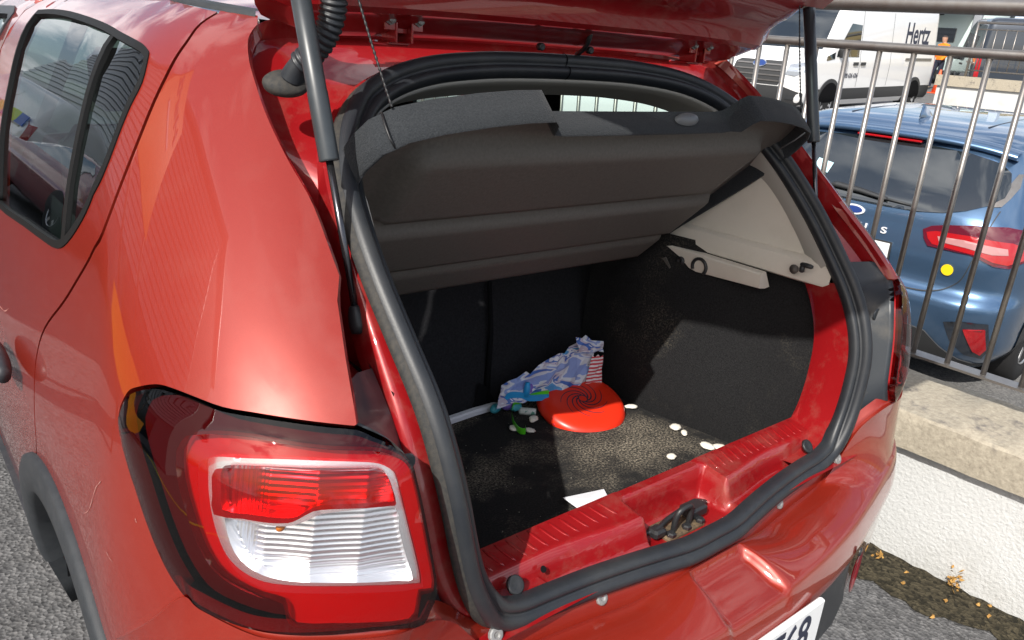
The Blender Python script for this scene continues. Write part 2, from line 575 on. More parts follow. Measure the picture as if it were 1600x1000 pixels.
for mir in (False, True):
    side = 'right' if mir else 'left'
    # ---- quarter panel
    q_out = [(-.192,1.506),(-.2748,1.4975)]+sm2(pillar[:8], 4)+sm2(pillar[8:], 3)
    q_out += list(reversed(sm2([(a*1.0+(.004 if a < -.3 else 0), b+.003) for a, b in lamp_front], 3)))
    arc = arch_sz(AR, 132, 72)
    q_out += arc + [(.372, .80)] + list(reversed(sm2(shut, 3)))
    qp = spatch('quarter_panel', B, q_out, 'red_paint', car, step=.022, rim=.022, mirror=mir)
    # ---- rear door with its window
    d_out = [(a+.006, b+.002) for a, b in sm2(shut, 3)]+[(.378,.80)]+arch_sz(AR, 71, 20, 8)
    d_out += [(.72,.30),(1.02,.30),(1.05,.9),(1.03,1.10),(.99,1.25),(.93,1.38),(.86,1.47),(.80,1.509),(.4,1.515),(.0,1.5135)]
    wo_ = sm2(win_o+win_o[:1], 3)[:-1]
    door = spatch('rear_door', B, d_out, 'red_paint', car, holes=[wo_], step=.03, rim=.02, mirror=mir)
    wi_ = inset(wo_, .0090)
    spatch('window_rubber', B, inset(wo_, -.001), 'frame_rubber', door, holes=[wi_], step=.02, off=.002, rim=.009, mirror=mir)
    spatch('window_glass', B, inset(wo_, .008), 'window_glass', door, step=.05, off=-.006, mirror=mir)
    bar = [(.026,1.457),(.050,1.459),(.104,1.36),(.158,1.26),(.226,1.140),(.202,1.144),(.136,1.26),(.082,1.36)]
    spatch('window_bar', B, bar, 'frame_rubber', door, step=.03, off=.000, rim=.008, mirror=mir)
    # handle: a shell standing off a dish
    hb = MB(); rows = []
    for i in range(13):
        t = i/12; y = .895+.20*t
        wv = math.sin(PI*min(1, .09+t*.91))**.45
        ring = []
        for k in range(12):
            a = 2*PI*k/12
            ring.append((-.879-.020-.020*wv*math.cos(a), y, .880+.024*wv*math.sin(a)))
        rows.append(ring)
    hb.loft(rows, True, True).build('door_handle', 'black_plastic', door, mirror=mir)
    # ---- front door
    f_out = [(1.056,.30),(2.05,.30),(2.10,.95),(2.06,1.02),(1.40,1.47),(1.25,1.512),(.84,1.509),(.872,1.47),(.942,1.38),(.998,1.25),(1.036,1.10),(1.056,.9)]
    fw = [(1.12,1.115),(1.07,1.26),(1.00,1.40),(.965,1.46),(1.02,1.474),(1.27,1.47),(1.45,1.39),(1.86,1.10)]
    fd = spatch('front_door', B, f_out, 'red_paint', car, holes=[fw], step=.05, rim=.02, mirror=mir)
    spatch('window_rubber', B, inset(fw, -.002), 'rubber', fd, holes=[inset(fw, .018)], step=.04, off=.003, rim=.02, mirror=mir)
    spatch('window_glass', B, inset(fw, .010), 'window_glass', fd, step=.06, off=-.010, mirror=mir)
    # ---- front wing, plain
    spatch('front_wing', B, [(2.06,.30),(2.11,.95),(2.07,1.02),(2.5,.98),(2.95,.90),(3.10,.75),(3.15,.30)], 'red_paint', car, step=.06, rim=.02, mirror=mir)
    # ---- wheel-arch cladding, sill cladding, wheel
    ab = MB(); rows = []
    for i in range(41):
        a = math.radians(158-150*i/40)
        row = []
        for rr, off in ((AR+.004, .000), (AR+.003, .008), (AR-.006, .012), (AR-.035, .014), (AR-.064, .010), (AR-.072, .000), (AR-.072, -.06)):
            y = AC[0]+rr*math.cos(a); z = AC[1]+rr*math.sin(a)
            zz = max(z, .22)
            row.append(B.p(s_of_y(y, zz), zz, off))
        rows.append(row)
    ab.loft(rows).build('arch_cladding', 'grey_cladding', car, mirror=mir)
    spatch('sill_cladding', B, [(.70,.20),(.71,.43),(.80,.455),(2.1,.455),(2.1,.20)], 'grey_cladding', car, step=.06, off=.012, rim=.03, mirror=mir)
    wb = MB()
    wb.lathe([(.20,-.80),(.27,-.795),(.305,-.79),(.316,-.77),(.318,-.70),(.316,-.65),(.30,-.635),(.2,-.64)], (0, AC[0], .318), 'x', 40)
    wheel = wb.build('wheel', 'tyre', car, mirror=mir)
    hb = MB()
    hb.lathe([(.02,-.805),(.05,-.808),(.19,-.802),(.205,-.812),(.210,-.806),(.205,-.70)], (0, AC[0], .318), 'x', 40)
    hb.build('rim', 'alloy', wheel, mirror=mir)
    for k in range(5):
        a = 2*PI*k/5
        sp = MB(); c_, s_ = math.cos(a), math.sin(a)
        P_ = lambda r, t, x: (x, AC[0]+r*c_-t*s_, .318+r*s_+t*c_)
        sp.loft([[P_(.03,-.03,-.80),P_(.03,.03,-.80),P_(.03,.03,-.824),P_(.03,-.03,-.824)],[P_(.2,-.02,-.80),P_(.2,.02,-.80),P_(.2,.02,-.818),P_(.2,-.02,-.818)]], True, True)
        sp.build('spoke', 'alloy', wheel, smooth=False, mirror=mir)
    # dark liner of the wheel arch
    lb = MB(); rows = []
    for i in range(21):
        a = math.radians(180-180*i/20)
        rows.append([(x, AC[0]+.385*math.cos(a), AC[1]+.385*math.sin(a)) for x in (-.83, -.58)])
    lb.loft(rows)
    lb.add([(-.585, AC[0]-.385, .16), (-.585, AC[0]+.385, .16), (-.585, AC[0]+.385, .75), (-.585, AC[0]-.385, .75)], [(0,1,2,3)])
    lb.build('wheel_liner', 'black_void', car, mirror=mir)

# scratches and scuffs on the left flank
for pts_, wd_ in (([(-.0211,.9142),(-.010,.8922),(.0026,.8644),(.0286,.8447)], .0020), ([(-.0324,.9259),(-.0174,.9085)], .0022), ([(-.055,.8446),(-.0644,.8414),(-.0718,.8413)], .0020),
                  ([(-.1251,.9226),(-.1283,.9191)], .003), ([(.7184,.9242),(.6617,.9311),(.6249,.9468)], .004)):
    P_ = spline([(a_, b_, 0) for a_, b_ in pts_], 4); rows = []
    for i, p_ in enumerate(P_):
        a_ = Vector(P_[max(i-1, 0)]); c_ = Vector(P_[min(i+1, len(P_)-1)]); d_ = (c_-a_).normalized(); n_ = Vector((-d_.y, d_.x, 0))
        w_ = .55*wd_*(.1+.9*abs(math.sin(2.3*i+len(P_))))
        rows.append([B.p(p_[0]+n_.x*w_*k_, p_[1]+n_.y*w_*k_, .0008) for k_ in (-.5, .5)])
    sm_b = MB(); sm_b.loft(rows); sm_b.build('scratch', 'scuff', car)
# ---- roof between the side panels, with dark ditch mouldings
rb = MB(); rows = []
for i in range(25):
    s = -.30+1.75*i/24
    e = B.p(s, 1.512 if s > 0 else 1.512-.016*min(1, -s/.28))
    y = e.y+.012; hx = -e.x-.012
    rows.append([(-hx+2*hx*k/16, y+(.035*(1-(2*k/16-1)**2) if i == 0 else .035*(1-(2*k/16-1)**2)*max(0, 1-i/6)), e.z-.004+.045*(1-(2*k/16-1)**4)*min(1, .45+i/10)) for k in range(17)])
rb.loft(rows).build('roof', 'red_paint', car)
for mir in (False, True):
    mb_ = MB(); rows = []
    for i in range(31):
        s = -.275+1.65*i/30
        z0 = 1.514 if s > 0 else 1.514-.0165*min(1, -s/.275)
        e = B.p(s, z0)
        rows.append([(e.x-.004, e.y, e.z-.002), (e.x-.002, e.y+.002, e.z+.006), (e.x+.012, e.y+.004, e.z+.009), (e.x+.022, e.y+.004, e.z+.006)])
    mb_.loft(rows).build('roof_moulding', 'grey_cladding', car, mirror=mir)
# windscreen, bonnet and nose (out of the picture, closing the body)
wsb = MB(); rows = []
for i in range(9):
    t = i/8; y = 1.90+.80*t; z = 1.53-.50*t-.05*t*t
    hx = .60+.14*t
    rows.append([(-hx+2*hx*k/12, y+.10*(1-(2*k/12-1)**2), z) for k in range(13)])
wsb.loft(rows).build('windscreen', 'window_glass', car)
bb = MB(); rows = []
for i in range(9):
    t = i/8; y = 2.70+.95*t; z = .985-.12*t-.15*t**4
    hx = .82-.10*t*t
    rows.append([(-hx+2*hx*k/12, y+.14*(1-(2*k/12-1)**2), z+.05*(1-(2*k/12-1)**4)) for k in range(13)])
bb.loft(rows).build('bonnet', 'red_paint', car)
nb = MB(); rows = []
for i in range(7):
    z = .80-.10*i
    rows.append([(-.80+1.6*k/12, 3.62+.25*(1-(2*k/12-1)**4)-.0*i, z) for k in range(13)])
nb.loft(rows).build('front_bumper', 'red_paint', car)
for sgn in (-1, 1):
    pb = MB()
    pb.tube([(sgn*.60,1.90,1.52),(sgn*.66,2.25,1.30),(sgn*.745,2.68,.98)], .03, 8).build('windscreen_pillar', 'red_paint', car)

# ---- tail lamps
bez_out = [(-.2355,1.0233),(-.2559,1.0324),(-.2993,1.037),(-.3467,1.0401),(-.3954,1.0399),(-.4306,1.0381),(-.4531,1.0345),(-.4682,1.0259),(-.4758,1.0146),(-.4918,.97),(-.512,.9147),(-.5201,.8843),(-.5121,.8829),(-.4597,.8902),(-.4111,.8938),(-.362,.895),(-.328,.8968),(-.303,.9034),(-.2802,.9158),(-.2631,.9348),(-.2481,.9629),(-.2386,.9942)]
red_win = [(-.2552,1.0108),(-.2581,1.0187),(-.2682,1.0228),(-.314,1.028),(-.3802,1.0301),(-.4314,1.0294),(-.4538,1.0271),(-.4634,1.0204),(-.4703,1.0062),(-.4758,.9891),(-.4672,.9886),(-.4322,.9895),(-.4003,.9897),(-.3812,.9873),(-.3659,.9789),(-.3533,.9738),(-.3266,.9724),(-.2988,.9732),(-.2624,.9719),(-.2579,.9921)]
clr_win = [(-.2661,.9634),(-.2998,.9642),(-.3277,.9628),(-.3543,.9648),(-.3732,.9716),(-.3917,.9793),(-.4329,.9825),(-.4783,.9806),(-.4857,.9552),(-.5003,.9171),(-.5109,.8882),(-.4919,.8904),(-.427,.8967),(-.3782,.899),(-.3481,.9008),(-.324,.9045),(-.3022,.9129),(-.2846,.9261),(-.2723,.946)]
red_zone = [(-.2127,1.0452),(-.2466,1.0532),(-.2981,1.0569),(-.346,1.0537),(-.3949,1.0504),(-.4427,1.0482),(-.4685,1.0413),(-.4853,1.03),(-.4952,1.0122),(-.5124,.9601),(-.532,.8964),(-.5361,.8696),(-.5195,.8725),(-.5176,.8523),(-.5104,.8366),(-.4628,.8417),(-.4139,.8464),(-.3711,.8484),(-.3605,.8632),(-.3562,.8811),(-.3288,.8866),(-.2928,.897),(-.2656,.9114),(-.2437,.9353),(-.2261,.9626),(-.2082,.9963),(-.2016,1.0276)]
cl = lambda pts, n=4: sm2(list(pts)+[pts[0]], n)[:-1]
lampz = cl(lamp_o, 2); bo = cl(bez_out, 3); rw = cl(red_win, 2); cw = cl(clr_win, 2); rz = cl(red_zone, 2)
LB = .010
lampd = dens(inset(lampz, .0015), .003)
def lens_p(s, z):
    d = min(math.hypot(s-q[0], z-q[1]) for q in lampd)
    return B.p(s, z, .001+.012*(1-math.exp(-(d/.026)**1.3)))
for mir in (False, True):
    lamp = spatch('tail_lamp', B, inset(lampz, .006), 'lamp_housing', car, step=.02, off=-.030, mirror=mir)
    patch('smoked_lens', lens_p, inset(lampz, .0015), 'smoked_lens', lamp, nfn=B.n, holes=[rz], step=.006, rim=.012, mirror=mir)
    patch('red_lens', lens_p, rz, 'red_lens', lamp, nfn=B.n, holes=[bo], step=.010, mirror=mir)
    patch('clear_lens', lens_p, bo, 'clear_lens', lamp, nfn=B.n, holes=[rw], step=.010, mirror=mir)
    patch('stop_lens', lens_p, rw, 'stop_lens', lamp, nfn=B.n, step=.010, mirror=mir)
    # red carrier under the red zone, chrome bezel, ribbed reflectors
    spatch('red_carrier', B, inset(rz, -.003), 'red_core', lamp, holes=[inset(bo, .001)], step=.014, off=-.006, rim=.02, mirror=mir)
    spatch('bezel', B, bo, 'bezel_silver', lamp, holes=[rw, cw], step=.008, off=-.004, rim=.022, mirror=mir)
    def ribs(name, outl, pitch, amp, m_, vert=False):
        def fn(s, z):
            bowl = min(((s-s0)/.055)**2 for s0 in (-.285, -.345, -.415, -.475))
            k_ = ss(-.315, -.295, s)
            rib = (1-k_)*amp*abs(math.sin(PI*z/pitch))+k_*amp*abs(math.sin(PI*s/(pitch*.8)))
            return B.p(s, z, -.026+rib+.010*min(1, bowl)+.004*ss(.955, .90, z) if False else -.026+rib+.009*min(1, bowl))
        patch(name, fn, outl, m_, lamp, nfn=B.n, step=.0021, mirror=mir)
    ribs('stop_reflector', rw, .0072, .0036, 'reflector')
    ribs('clear_reflector', cw, .0066, .0020, 'reflector')
    bl = MB()
    for sb, zb in ((-.335, .955),):
        p = B.p(sb, zb, -.018); n = B.n(sb, zb)
        ring = []
        q = n.to_track_quat('Z', 'Y').to_matrix()
        for r_, h_ in ((.005, -.012), (.005, -.002), (.004, .001), (.002, .003)):
            ring.append([p+q @ Vector((r_*math.cos(2*PI*k/12), r_*math.sin(2*PI*k/12), h_)) for k in range(12)])
        bl.loft(ring, True, True)
    bl.build('indicator_bulb', 'orange_bulb', lamp, mirror=mir)

# ---- rubber seal round the opening
seal_h = [(0,.041,.712),(.06,.042,.712),(.12,.052,.713),(.18,.062,.714),(.26,.073,.715),(.34,.080,.716),(.40,.080,.722),(.44,.080,.740),(.468,.080,.772),(.488,.082,.815),(.502,.086,.87),(.512,.094,.93),(.518,.115,.99),(.522,.150,1.05),(.528,.205,1.115),(.532,.262,1.178),(.530,.316,1.234),(.522,.364,1.282),(.504,.406,1.323),(.476,.440,1.355),(.434,.470,1.388),(.372,.494,1.415),(.29,.511,1.433),(.18,.521,1.443),(.08,.524,1.446),(0,.525,1.4465)]
seal_c = spline([(x, y, z) for x, y, z in seal_h], 5)
NS = 110
half = [Vector(p) for p in resample(seal_c, NS)]
def seal_frame(i):
    t = (half[min(i+1, NS-1)]-half[max(i-1, 0)]).normalized()
    p = half[i]
    z = p.z
    k = min(1, max(0, (z-.98)/.14)); k = k*k*(3-2*k)
    n = Vector((0, -1, .06)).lerp(Vector((0, -.74, .67)), k)
    n = (n-t*n.dot(t)).normalized()
    b = n.cross(t).normalized()
    cen = Vector((0, .25, 1.08))
    if b.dot(p-cen) < 0: b = -b
    return p, n, b
FR = [seal_frame(i) for i in range(NS)]
def turned(f):                                          # the rubber faces partly into the opening along the sides
    p, n, b = f
    a = .62*ss(.55, .95, abs(b.x))
    return p, (n*math.cos(a)-b*math.sin(a)).normalized(), (b*math.cos(a)+n*math.sin(a)).normalized()
FR2 = [turned(f) for f in FR]
def srow2(i, b_, n_):
    p, n, b = FR2[i]
    return p+b*b_+n*n_
def srow(i, b_, n_, fwd=0.0):
    p, n, b = FR[i]
    return p+b*b_+n*n_+Vector((0, fwd, 0))
sec = [(.020,-.008),(.0215,.004),(.022,.013),(.018,.0205),(.011,.024),(.004,.0225),(-.001,.017),(-.0035,.0105),(-.0065,.0165),(-.0115,.0195),(-.0175,.018),(-.0215,.012),(-.022,.003),(-.020,-.008)]
for mir in (False, True):
    sb_ = MB()
    sb_.loft([[srow2(i, b_, n_) for b_, n_ in sec] for i in range(NS)])
    sl = sb_.build('boot_seal', 'rubber', car, mirror=mir)
    dd = MB()
    k0 = 34
    dd.loft([[srow2(i, b_, n_) for b_, n_ in ((.0195,-.008),(.0245,-.006),(.0250,.002),(.0220,.008))] for i in range(14, 92)])
    dd.build('seal_lip', 'rubber_dirty', sl, mirror=mir)
# butt joint of the seal at the top
jb = MB(); p, n, b = FR[-1]
jb.loft([[Vector((x, 0, 0))+p+b*(b_*1.03)+n*(n_*1.04+.0003) for b_, n_ in sec] for x in (-.0015, .0015)]).build('seal_joint', 'black_void', car)

# ---- drain channel and rear roof edge (red), both sides
E1 = [tuple(B.p(a, b)) for a, b in sm2(list(reversed(pillar[8:])), 3)+sm2(list(reversed(pillar[:8])), 4)]
i_lo = min(range(NS), key=lambda i: abs(FR[i][0].z-1.06)+(FR[i][0].x < .4))
i_co = min(range(NS), key=lambda i: (FR[i][0]-Vector((.434,.470,1.388))).length)
def mir_x(v): return Vector((-v.x, v.y, v.z))
for mir in (False, True):
    n1 = i_co-i_lo+1
    e1 = [Vector(p) for p in resample(E1, n1)]
    e2 = [Vector(p) for p in resample(spline([tuple(e1[-1]), (-.50,.598,1.499), (-.36,.606,1.506), (-.18,.612,1.510), (0,.614,1.511)], 6), NS-i_co)]
    E = e1+e2[1:]
    rows = []
    for k, i in enumerate(range(i_lo, NS)):
        if k >= len(E): break
        e = E[k]
        fb_ = .020+.012*ss(.55, .9, k/n1)
        fl0 = mir_x(srow(i, fb_-.010, -.008)); fl1 = mir_x(srow(i, fb_, -.012)); fl2 = mir_x(srow(i, fb_+.002, -.030-(.012 if mir else .085)*ss(0, .25, k/n1)*(1-ss(.35, .72, k/n1))))
        t = min(1, k/max(1, n1*.25)); tt = min(1, max(0, (k-n1*.80)/(n1*.25)))
        dep = (.050+(.010 if mir else .075)*ss(0, .25, k/n1)*(1-ss(.35, .72, k/n1)))*(1-tt)+.012*tt
        a1 = e+Vector((.006, .006, -.002)); a2 = e+Vector((.012, dep, -.010-.02*tt))
        a3 = a2.lerp(fl2, .5)+Vector((0, .012, -.004)); a4 = fl2
        rows.append([e, a1, a2, a2.lerp(a3, .5), a3, a3.lerp(a4, .6), a4, fl1, fl0])
    cb = MB(); cb.loft(rows)
    ch = cb.build('drain_channel', 'red_inner', car, mirror=mir)
    autosmooth(ch, 40)
    # lower flange beside the seal and black lamp backing
    i_b = min(range(NS), key=lambda i: abs(FR[i][0].z-.80)+(FR[i][0].x < .4))
    fb = MB()
    fb.loft([[mir_x(srow(i, b_*q_, n_)) for b_, n_ in ((.012,-.009),(.030,-.008),(.040,-.011),(.043,-.018),(.044,-.06))] for i in range(i_b-14, i_lo+20) for q_ in (1-.52*ss(i_lo-6, i_lo+16, i),)])
    fb.build('seal_flange', 'red_inner', car, mirror=mir)
    li = [tuple(B.p(a, b, .0)+Vector((.002, .014, 0))) for a, b in sm2(list(reversed(lamp_o[9:19])), 3)]
    n2 = i_lo-i_b+10
    li = [Vector(p) for p in resample(li+[tuple(B.p(-.4245, 1.100)+Vector((.012, .03, 0)))], n2)]
    rows = []
    for k in range(n2):
        i = i_b-2+int(round(k*(i_lo+6-i_b)/(n2-1)))
        f0 = mir_x(srow(i, .041, -.016))
        l0 = li[k]
        rows.append([l0+Vector((0, .03, 0)), l0, l0.lerp(f0, .1)+Vector((0,.004,0)), l0.lerp(f0, .5)+Vector((0, .010, 0)), f0+Vector((0,.002,0)), f0+Vector((.004, .02, 0))])
    bk = MB(); bk.loft(rows)
    bko = bk.build('lamp_backing', 'lamp_backing', car, mirror=mir)
    c0 = rows[int(n2*.60)][3].lerp(rows[int(n2*.60)][2], .2)
    cp = MB(); cp.lathe([(.0,-.001),(.0125,-.001),(.0125,.0012),(.0115,.0016),(.0,.0016)], (0,0,0), 'y', 20)
    cp.v = [(v[0]+c0.x, -v[1]+c0.y-.002, v[2]+c0.z) for v in cp.v]
    cp.build('blank_cap', 'lamp_backing', bko, mirror=mir)
    # inner return of the opening (red) below, pale trim above
    ir = MB()
    ir.loft([[mir_x(srow(i, -.016, -.004)), mir_x(srow(i, -.010, -.02, .03)), mir_x(srow(i, -.004, -.02, .065)), mir_x(srow(i, .004, -.02, .085))] for i in range(i_b-12, i_lo+2)])
    ir.build('opening_return', 'red_inner', car, mirror=mir)
    hl = MB()
    hl.loft([[mir_x(srow(i, -.016-.002*q_, .000)), mir_x(srow(i, -.016-.0065*q_, -.003)), mir_x(srow(i, -.016-.007*q_, -.010)), mir_x(srow(i, -.012, -.035)), mir_x(srow(i, .004, -.06-.02*q_))] for i in range(i_lo+4, NS) for q_ in (ss(i_lo+10, i_lo+30, i),)])
    hl.build('headliner_edge', 'headliner', car, mirror=mir)

# ---- boot sill: inner panel between the seal and the floor, with lip, recess and latch
def sill_z(x, y):
    ax = abs(x)
    yo = .110+.02*ss(.10, .30, ax)
    z = .712+.044*ss(yo-.026, yo-.002, y)+.006*ss(yo, .18, y)
    rec = 1-ss(.098, .116, abs(x-.010))
    if rec > 0:
        zr = .694+.066*ss(.150, .162, y)
        z = z*(1-rec)+zr*rec
    z += .05*ss(.455, .50, ax)*ss(.09, .15, y)
    return z
xs = sorted(set([-.52+1.04*i/80 for i in range(81)]+[sg*v for sg in (-1, 1) for v in (.106,.110,.114,.118,.122,.126)]))
ys_ = [.05,.065,.08,.084,.088,.092,.096,.100,.104,.108,.112,.118,.124,.13,.136,.142,.148,.152,.156,.160,.164,.170,.176,.180]
sb_ = MB()
sb_.loft([[(x, y, sill_z(x, y)) for y in ys_]+[(x, .183, sill_z(x, .18)-.006), (x, .184, .58)] for x in xs])
sill = sb_.build('boot_sill', 'red_inner', car)
autosmooth(sill, 50)
for sgn in (-1, 1):                                    # embossed ribs on the lip
    for k in range(14):
        x = sgn*(.145+.022*k)
        if abs(x) > .44: continue
        rbm = MB()
        pts = [(x-.006*sgn+.010*sgn*t/6, .134+.042*t/6, sill_z(x, .134+.042*t/6)+.0002) for t in range(7)]
        rbm.tube(pts, [.0005,.0030,.0038,.0038,.0038,.0030,.0005], 6, True, .32)
        rbm.build('lip_rib', 'red_inner', sill)
    pg = MB(); x = sgn*.389; y = .094
    for r_, h_, in ():
        pass
    pl_n = Vector((0, -.75, .66)).to_track_quat('Z', 'Y').to_matrix()
    rows = []
    for r_, h_ in ((.0145,.0),(.0145,.004),(.012,.0055),(.007,.003),(.001,.003)):
        rows.append([Vector((x, .099, .748))+pl_n @ Vector((r_*math.cos(2*PI*k/20), r_*math.sin(2*PI*k/20), h_)) for k in range(20)])
    pg.loft(rows, True, True).build('rubber_plug', 'dull_black', sill)
# a punched hole in the sill face
hb = MB(); pl_n = Vector((0, -.8, .6)).to_track_quat('Z', 'Y').to_matrix()
hb.loft([[Vector((-.325, .110, .741))+pl_n @ Vector((r_*math.cos(2*PI*k/14), r_*math.sin(2*PI*k/14), .003)) for k in range(14)] for r_ in (.0055, .0001)], True, False)
hb.build('punched_hole', 'black_void', sill)
# latch: base plate, striker loop, motor block, cable
lt = MB(); lt.box(-.050, .050, .085, .135, .690, .701, .003)
latch = lt.build('latch_plate', 'rusty', sill, smooth=False)
st = MB(); st.tube(spline([(-.022,.100,.698),(-.022,.098,.728),(-.014,.096,.742),(.008,.096,.743),(.018,.098,.730),(.019,.100,.698)], 5), .0055, 10)
st.build('striker', 'dull_black', latch)
mt = MB(); mt.box(-.075, -.045, .095, .12, .700, .716, .004); mt.build('cable_clip', 'dull_black', latch, smooth=False)
mt = MB(); mt.box(.024, .072, .098, .130, .701, .722, .004)
mt.build('latch_lock', 'dull_black', latch, smooth=False)
cbm = MB(); cbm.tube(spline([(-.09,.12,.705),(-.06,.108,.712),(-.02,.118,.712),(.03,.122,.715),(.07,.128,.712),(.10,.125,.702)], 5), .005, 7)
cbm.build('latch_cable', 'dull_black', latch)
for xb in (-.038, .004, .042):
    bm_ = MB(); bm_.lathe([(.009,0),(.009,.005),(.006,.007),(.0,.007)], (xb, .092, .701), 'z', 6)
    bm_.build('latch_bolt', 'dull_black', latch, smooth=False)

# ---- rear bumper
ins = [(0,.030,.690),(.06,.030,.690),(.10,.033,.690),(.2,.047,.691),(.3,.060,.692),(.38,.068,.694),(.44,.072,.702),(.485,.072,.730),(.525,.066,.775),(.57,.048,.814),(.63,.045,.8245),(.70,.076,.829),(.76,.118,.833),(.805,.180,.848)]
ins = [Vector(p) for p in ins]+[Vector((-v.x, v.y, v.z)) for v in (B.p(-.2117,.8600), B.p(-.16,.812), B.p(-.11,.768), B.p(-.066,.729))]
cre = [(0,-.072,.653),(.07,-.0715,.653),(.13,-.069,.653),(.25,-.057,.654),(.37,-.037,.655),(.48,-.011,.656),(.55,.007,.657),(.61,.023,.658),(.66,.037,.660),(.71,.054,.661),(.76,.076,.663),(.80,.103,.664),(.828,.142,.665),(.845,.185,.666),(.856,.235,.667),(.864,.28,.668),(.868,.32,.669),(.870,.36,.670)]
NB = 150
insr = resample(spline([tuple(p) for p in ins], 6), NB) if False else None
U = [i/(len(cre)-1) for i in range(len(cre))]
insS = spline([tuple(p) for p in ins], 10); creS = spline(cre, 10)
def arch_y(z, rad=.452):
    d = z-AC[1]
    return AC[0]-math.sqrt(max(0, rad*rad-d*d))
rows = []
for k in range(len(creS)):
    a = Vector(insS[k]); c = Vector(creS[k])
    c2 = Vector(creS[min(k+1, len(creS)-1)]); c0 = Vector(creS[max(k-1, 0)])
    t = (c2-c0); t.z = 0; t.normalize()
    nrm = Vector((t.y, -t.x, 0))
    rec = (1-ss(.062, .074, a.x))
    hstrip = (.006+.024*ss(.05, .20, a.x))*(1-ss(.40, .52, a.x))
    row = [a+Vector((0, .012, .018)), a+Vector((0, .003, .006))]
    a = a+Vector((0, -.002, -hstrip)); row.append(a+Vector((0, .002, .003))); row.append(a+Vector((0, .001, -.003)))
    a = a+Vector((0, -.006, .001))
    for f in (0, .05, .15, .3, .45, .6, .75, .88, .96):
        p = a.lerp(c, f)
        p.z += .006*math.sin(PI*f) - .020*rec*ss(.0, .10, f)*(1-.35*ss(.75, 1, f))
        p -= nrm*0
        row.append(p)
    for out_, z in ((.000, .655), (.0045, .6525), (.0075, .6475), (.011, .636), (.017, .605), (.019, .588), (.017, .576), (.010, .570), (.010, .50), (.006, .44), (-.010, .37), (-.035, .30), (-.07, .245)):
        p = Vector((c.x, c.y, c.z-.655+z))+nrm*out_
        p.z -= .012*rec*(1 if z > .64 else max(0, (z-.58)/.06))
        row.append(p)
    for i, p in enumerate(row):
        if p.x > .55 and i > 1:
            ya = arch_y(p.z)
            if p.y > ya: p.y = ya
    rows.append(row)
for mir in (False, True):
    bb = MB(); bb.loft(rows)
    bmp = bb.build('rear_bumper', 'red_paint', car, mirror=not mir)
    autosmooth(bmp, 55)
    if mir: continue
bumper = bmp
def bface(x, z):
    """bumper face point at lateral x and height z (between .44 and .57)"""
    ax = abs(x)
    k = min(range(len(creS)), key=lambda i: abs(creS[i][0]-ax))
    r = rows[k]
    q = min(r[11:], key=lambda p: abs(p.z-z))
    return q.y
def bf_fn(x, z): return Vector((x, bface(x, .50)+.02*(.50-z)*0, z))
pan = [(-.34,.435),(.34,.435),(.385,.465),(.352,.590),(.33,.598),(-.33,.598),(-.352,.590),(-.385,.465)]
patch('plate_panel', bf_fn, pan, 'black_plastic', bumper, nfn=lambda x, z: Vector((0, -1, 0)), step=.03, off=.006, rim=.02)
pb = MB(); py = bface(0, .5)-.020
pb.box(-.205, .178, py, py+.012, .484, .600, .003)
plate = pb.build('number_plate', 'plate_white', bumper, smooth=False)
text_mesh('plate_characters', 'F68', .106, .0006, 'ink', plate, Matrix.Translation((.078, py-.001, .547)) @ Matrix.Rotation(PI/2, 4, 'X'), bold=.0012, squeeze=.80)
for sgn in (-1, 1):
    for x, y, z in ((.243,.063,.698),(.452,.066,.730)):
        sc_ = MB(); q = Vector((0, -.9, .42)).to_track_quat('Z', 'Y').to_matrix()
        rr = []
        for r_, h_ in ((.0115,-.004),(.0115,.001),(.0095,.0022),(.0055,.0024),(.003,.0008),(.0001,.0008)):
            rr.append([Vector((sgn*x, y-.008, z-.010))+q @ Vector((r_*math.cos(2*PI*k/12), r_*math.sin(2*PI*k/12), h_)) for k in range(12)])
        sc_.loft(rr, True, True).build('bumper_screw', 'zinc', bumper, smooth=False)
    # reflector in its oval pocket and the round sensor above
    rf_ = MB(); cx, cz = sgn*.432, .510; cy = bface(.432, .5)
    q = Vector((sgn*.25, -1, 0)).normalized().to_track_quat('Z', 'Y').to_matrix()
    rr = []
    for f, h_ in ((1.0,.004),(.93,.006),(.86,.002),(.5,.0),(.01,.0)):
        rr.append([Vector((cx, cy-.004, cz))+q @ Vector((.032*f*math.sin(2*PI*k/24), .052*f*math.cos(2*PI*k/24), h_)) for k in range(24)])
    rfo = rf_.loft(rr, True, False).build('bumper_reflector', 'reflector_red' if 'reflector_red' in MATS else mat('reflector_red', (.16,.006,.012), .25, coat=.6), bumper)
    sn = MB()
    sn.loft([[Vector((sgn*.385, bface(.385,.58)-.006, .588))+q @ Vector((r_*math.cos(2*PI*k/14), r_*math.sin(2*PI*k/14), h_)) for k in range(14)] for r_, h_ in ((.009,0),(.009,.003),(.006,.004),(.0001,.004))], True, False).build('parking_sensor', 'dull_black', bumper)

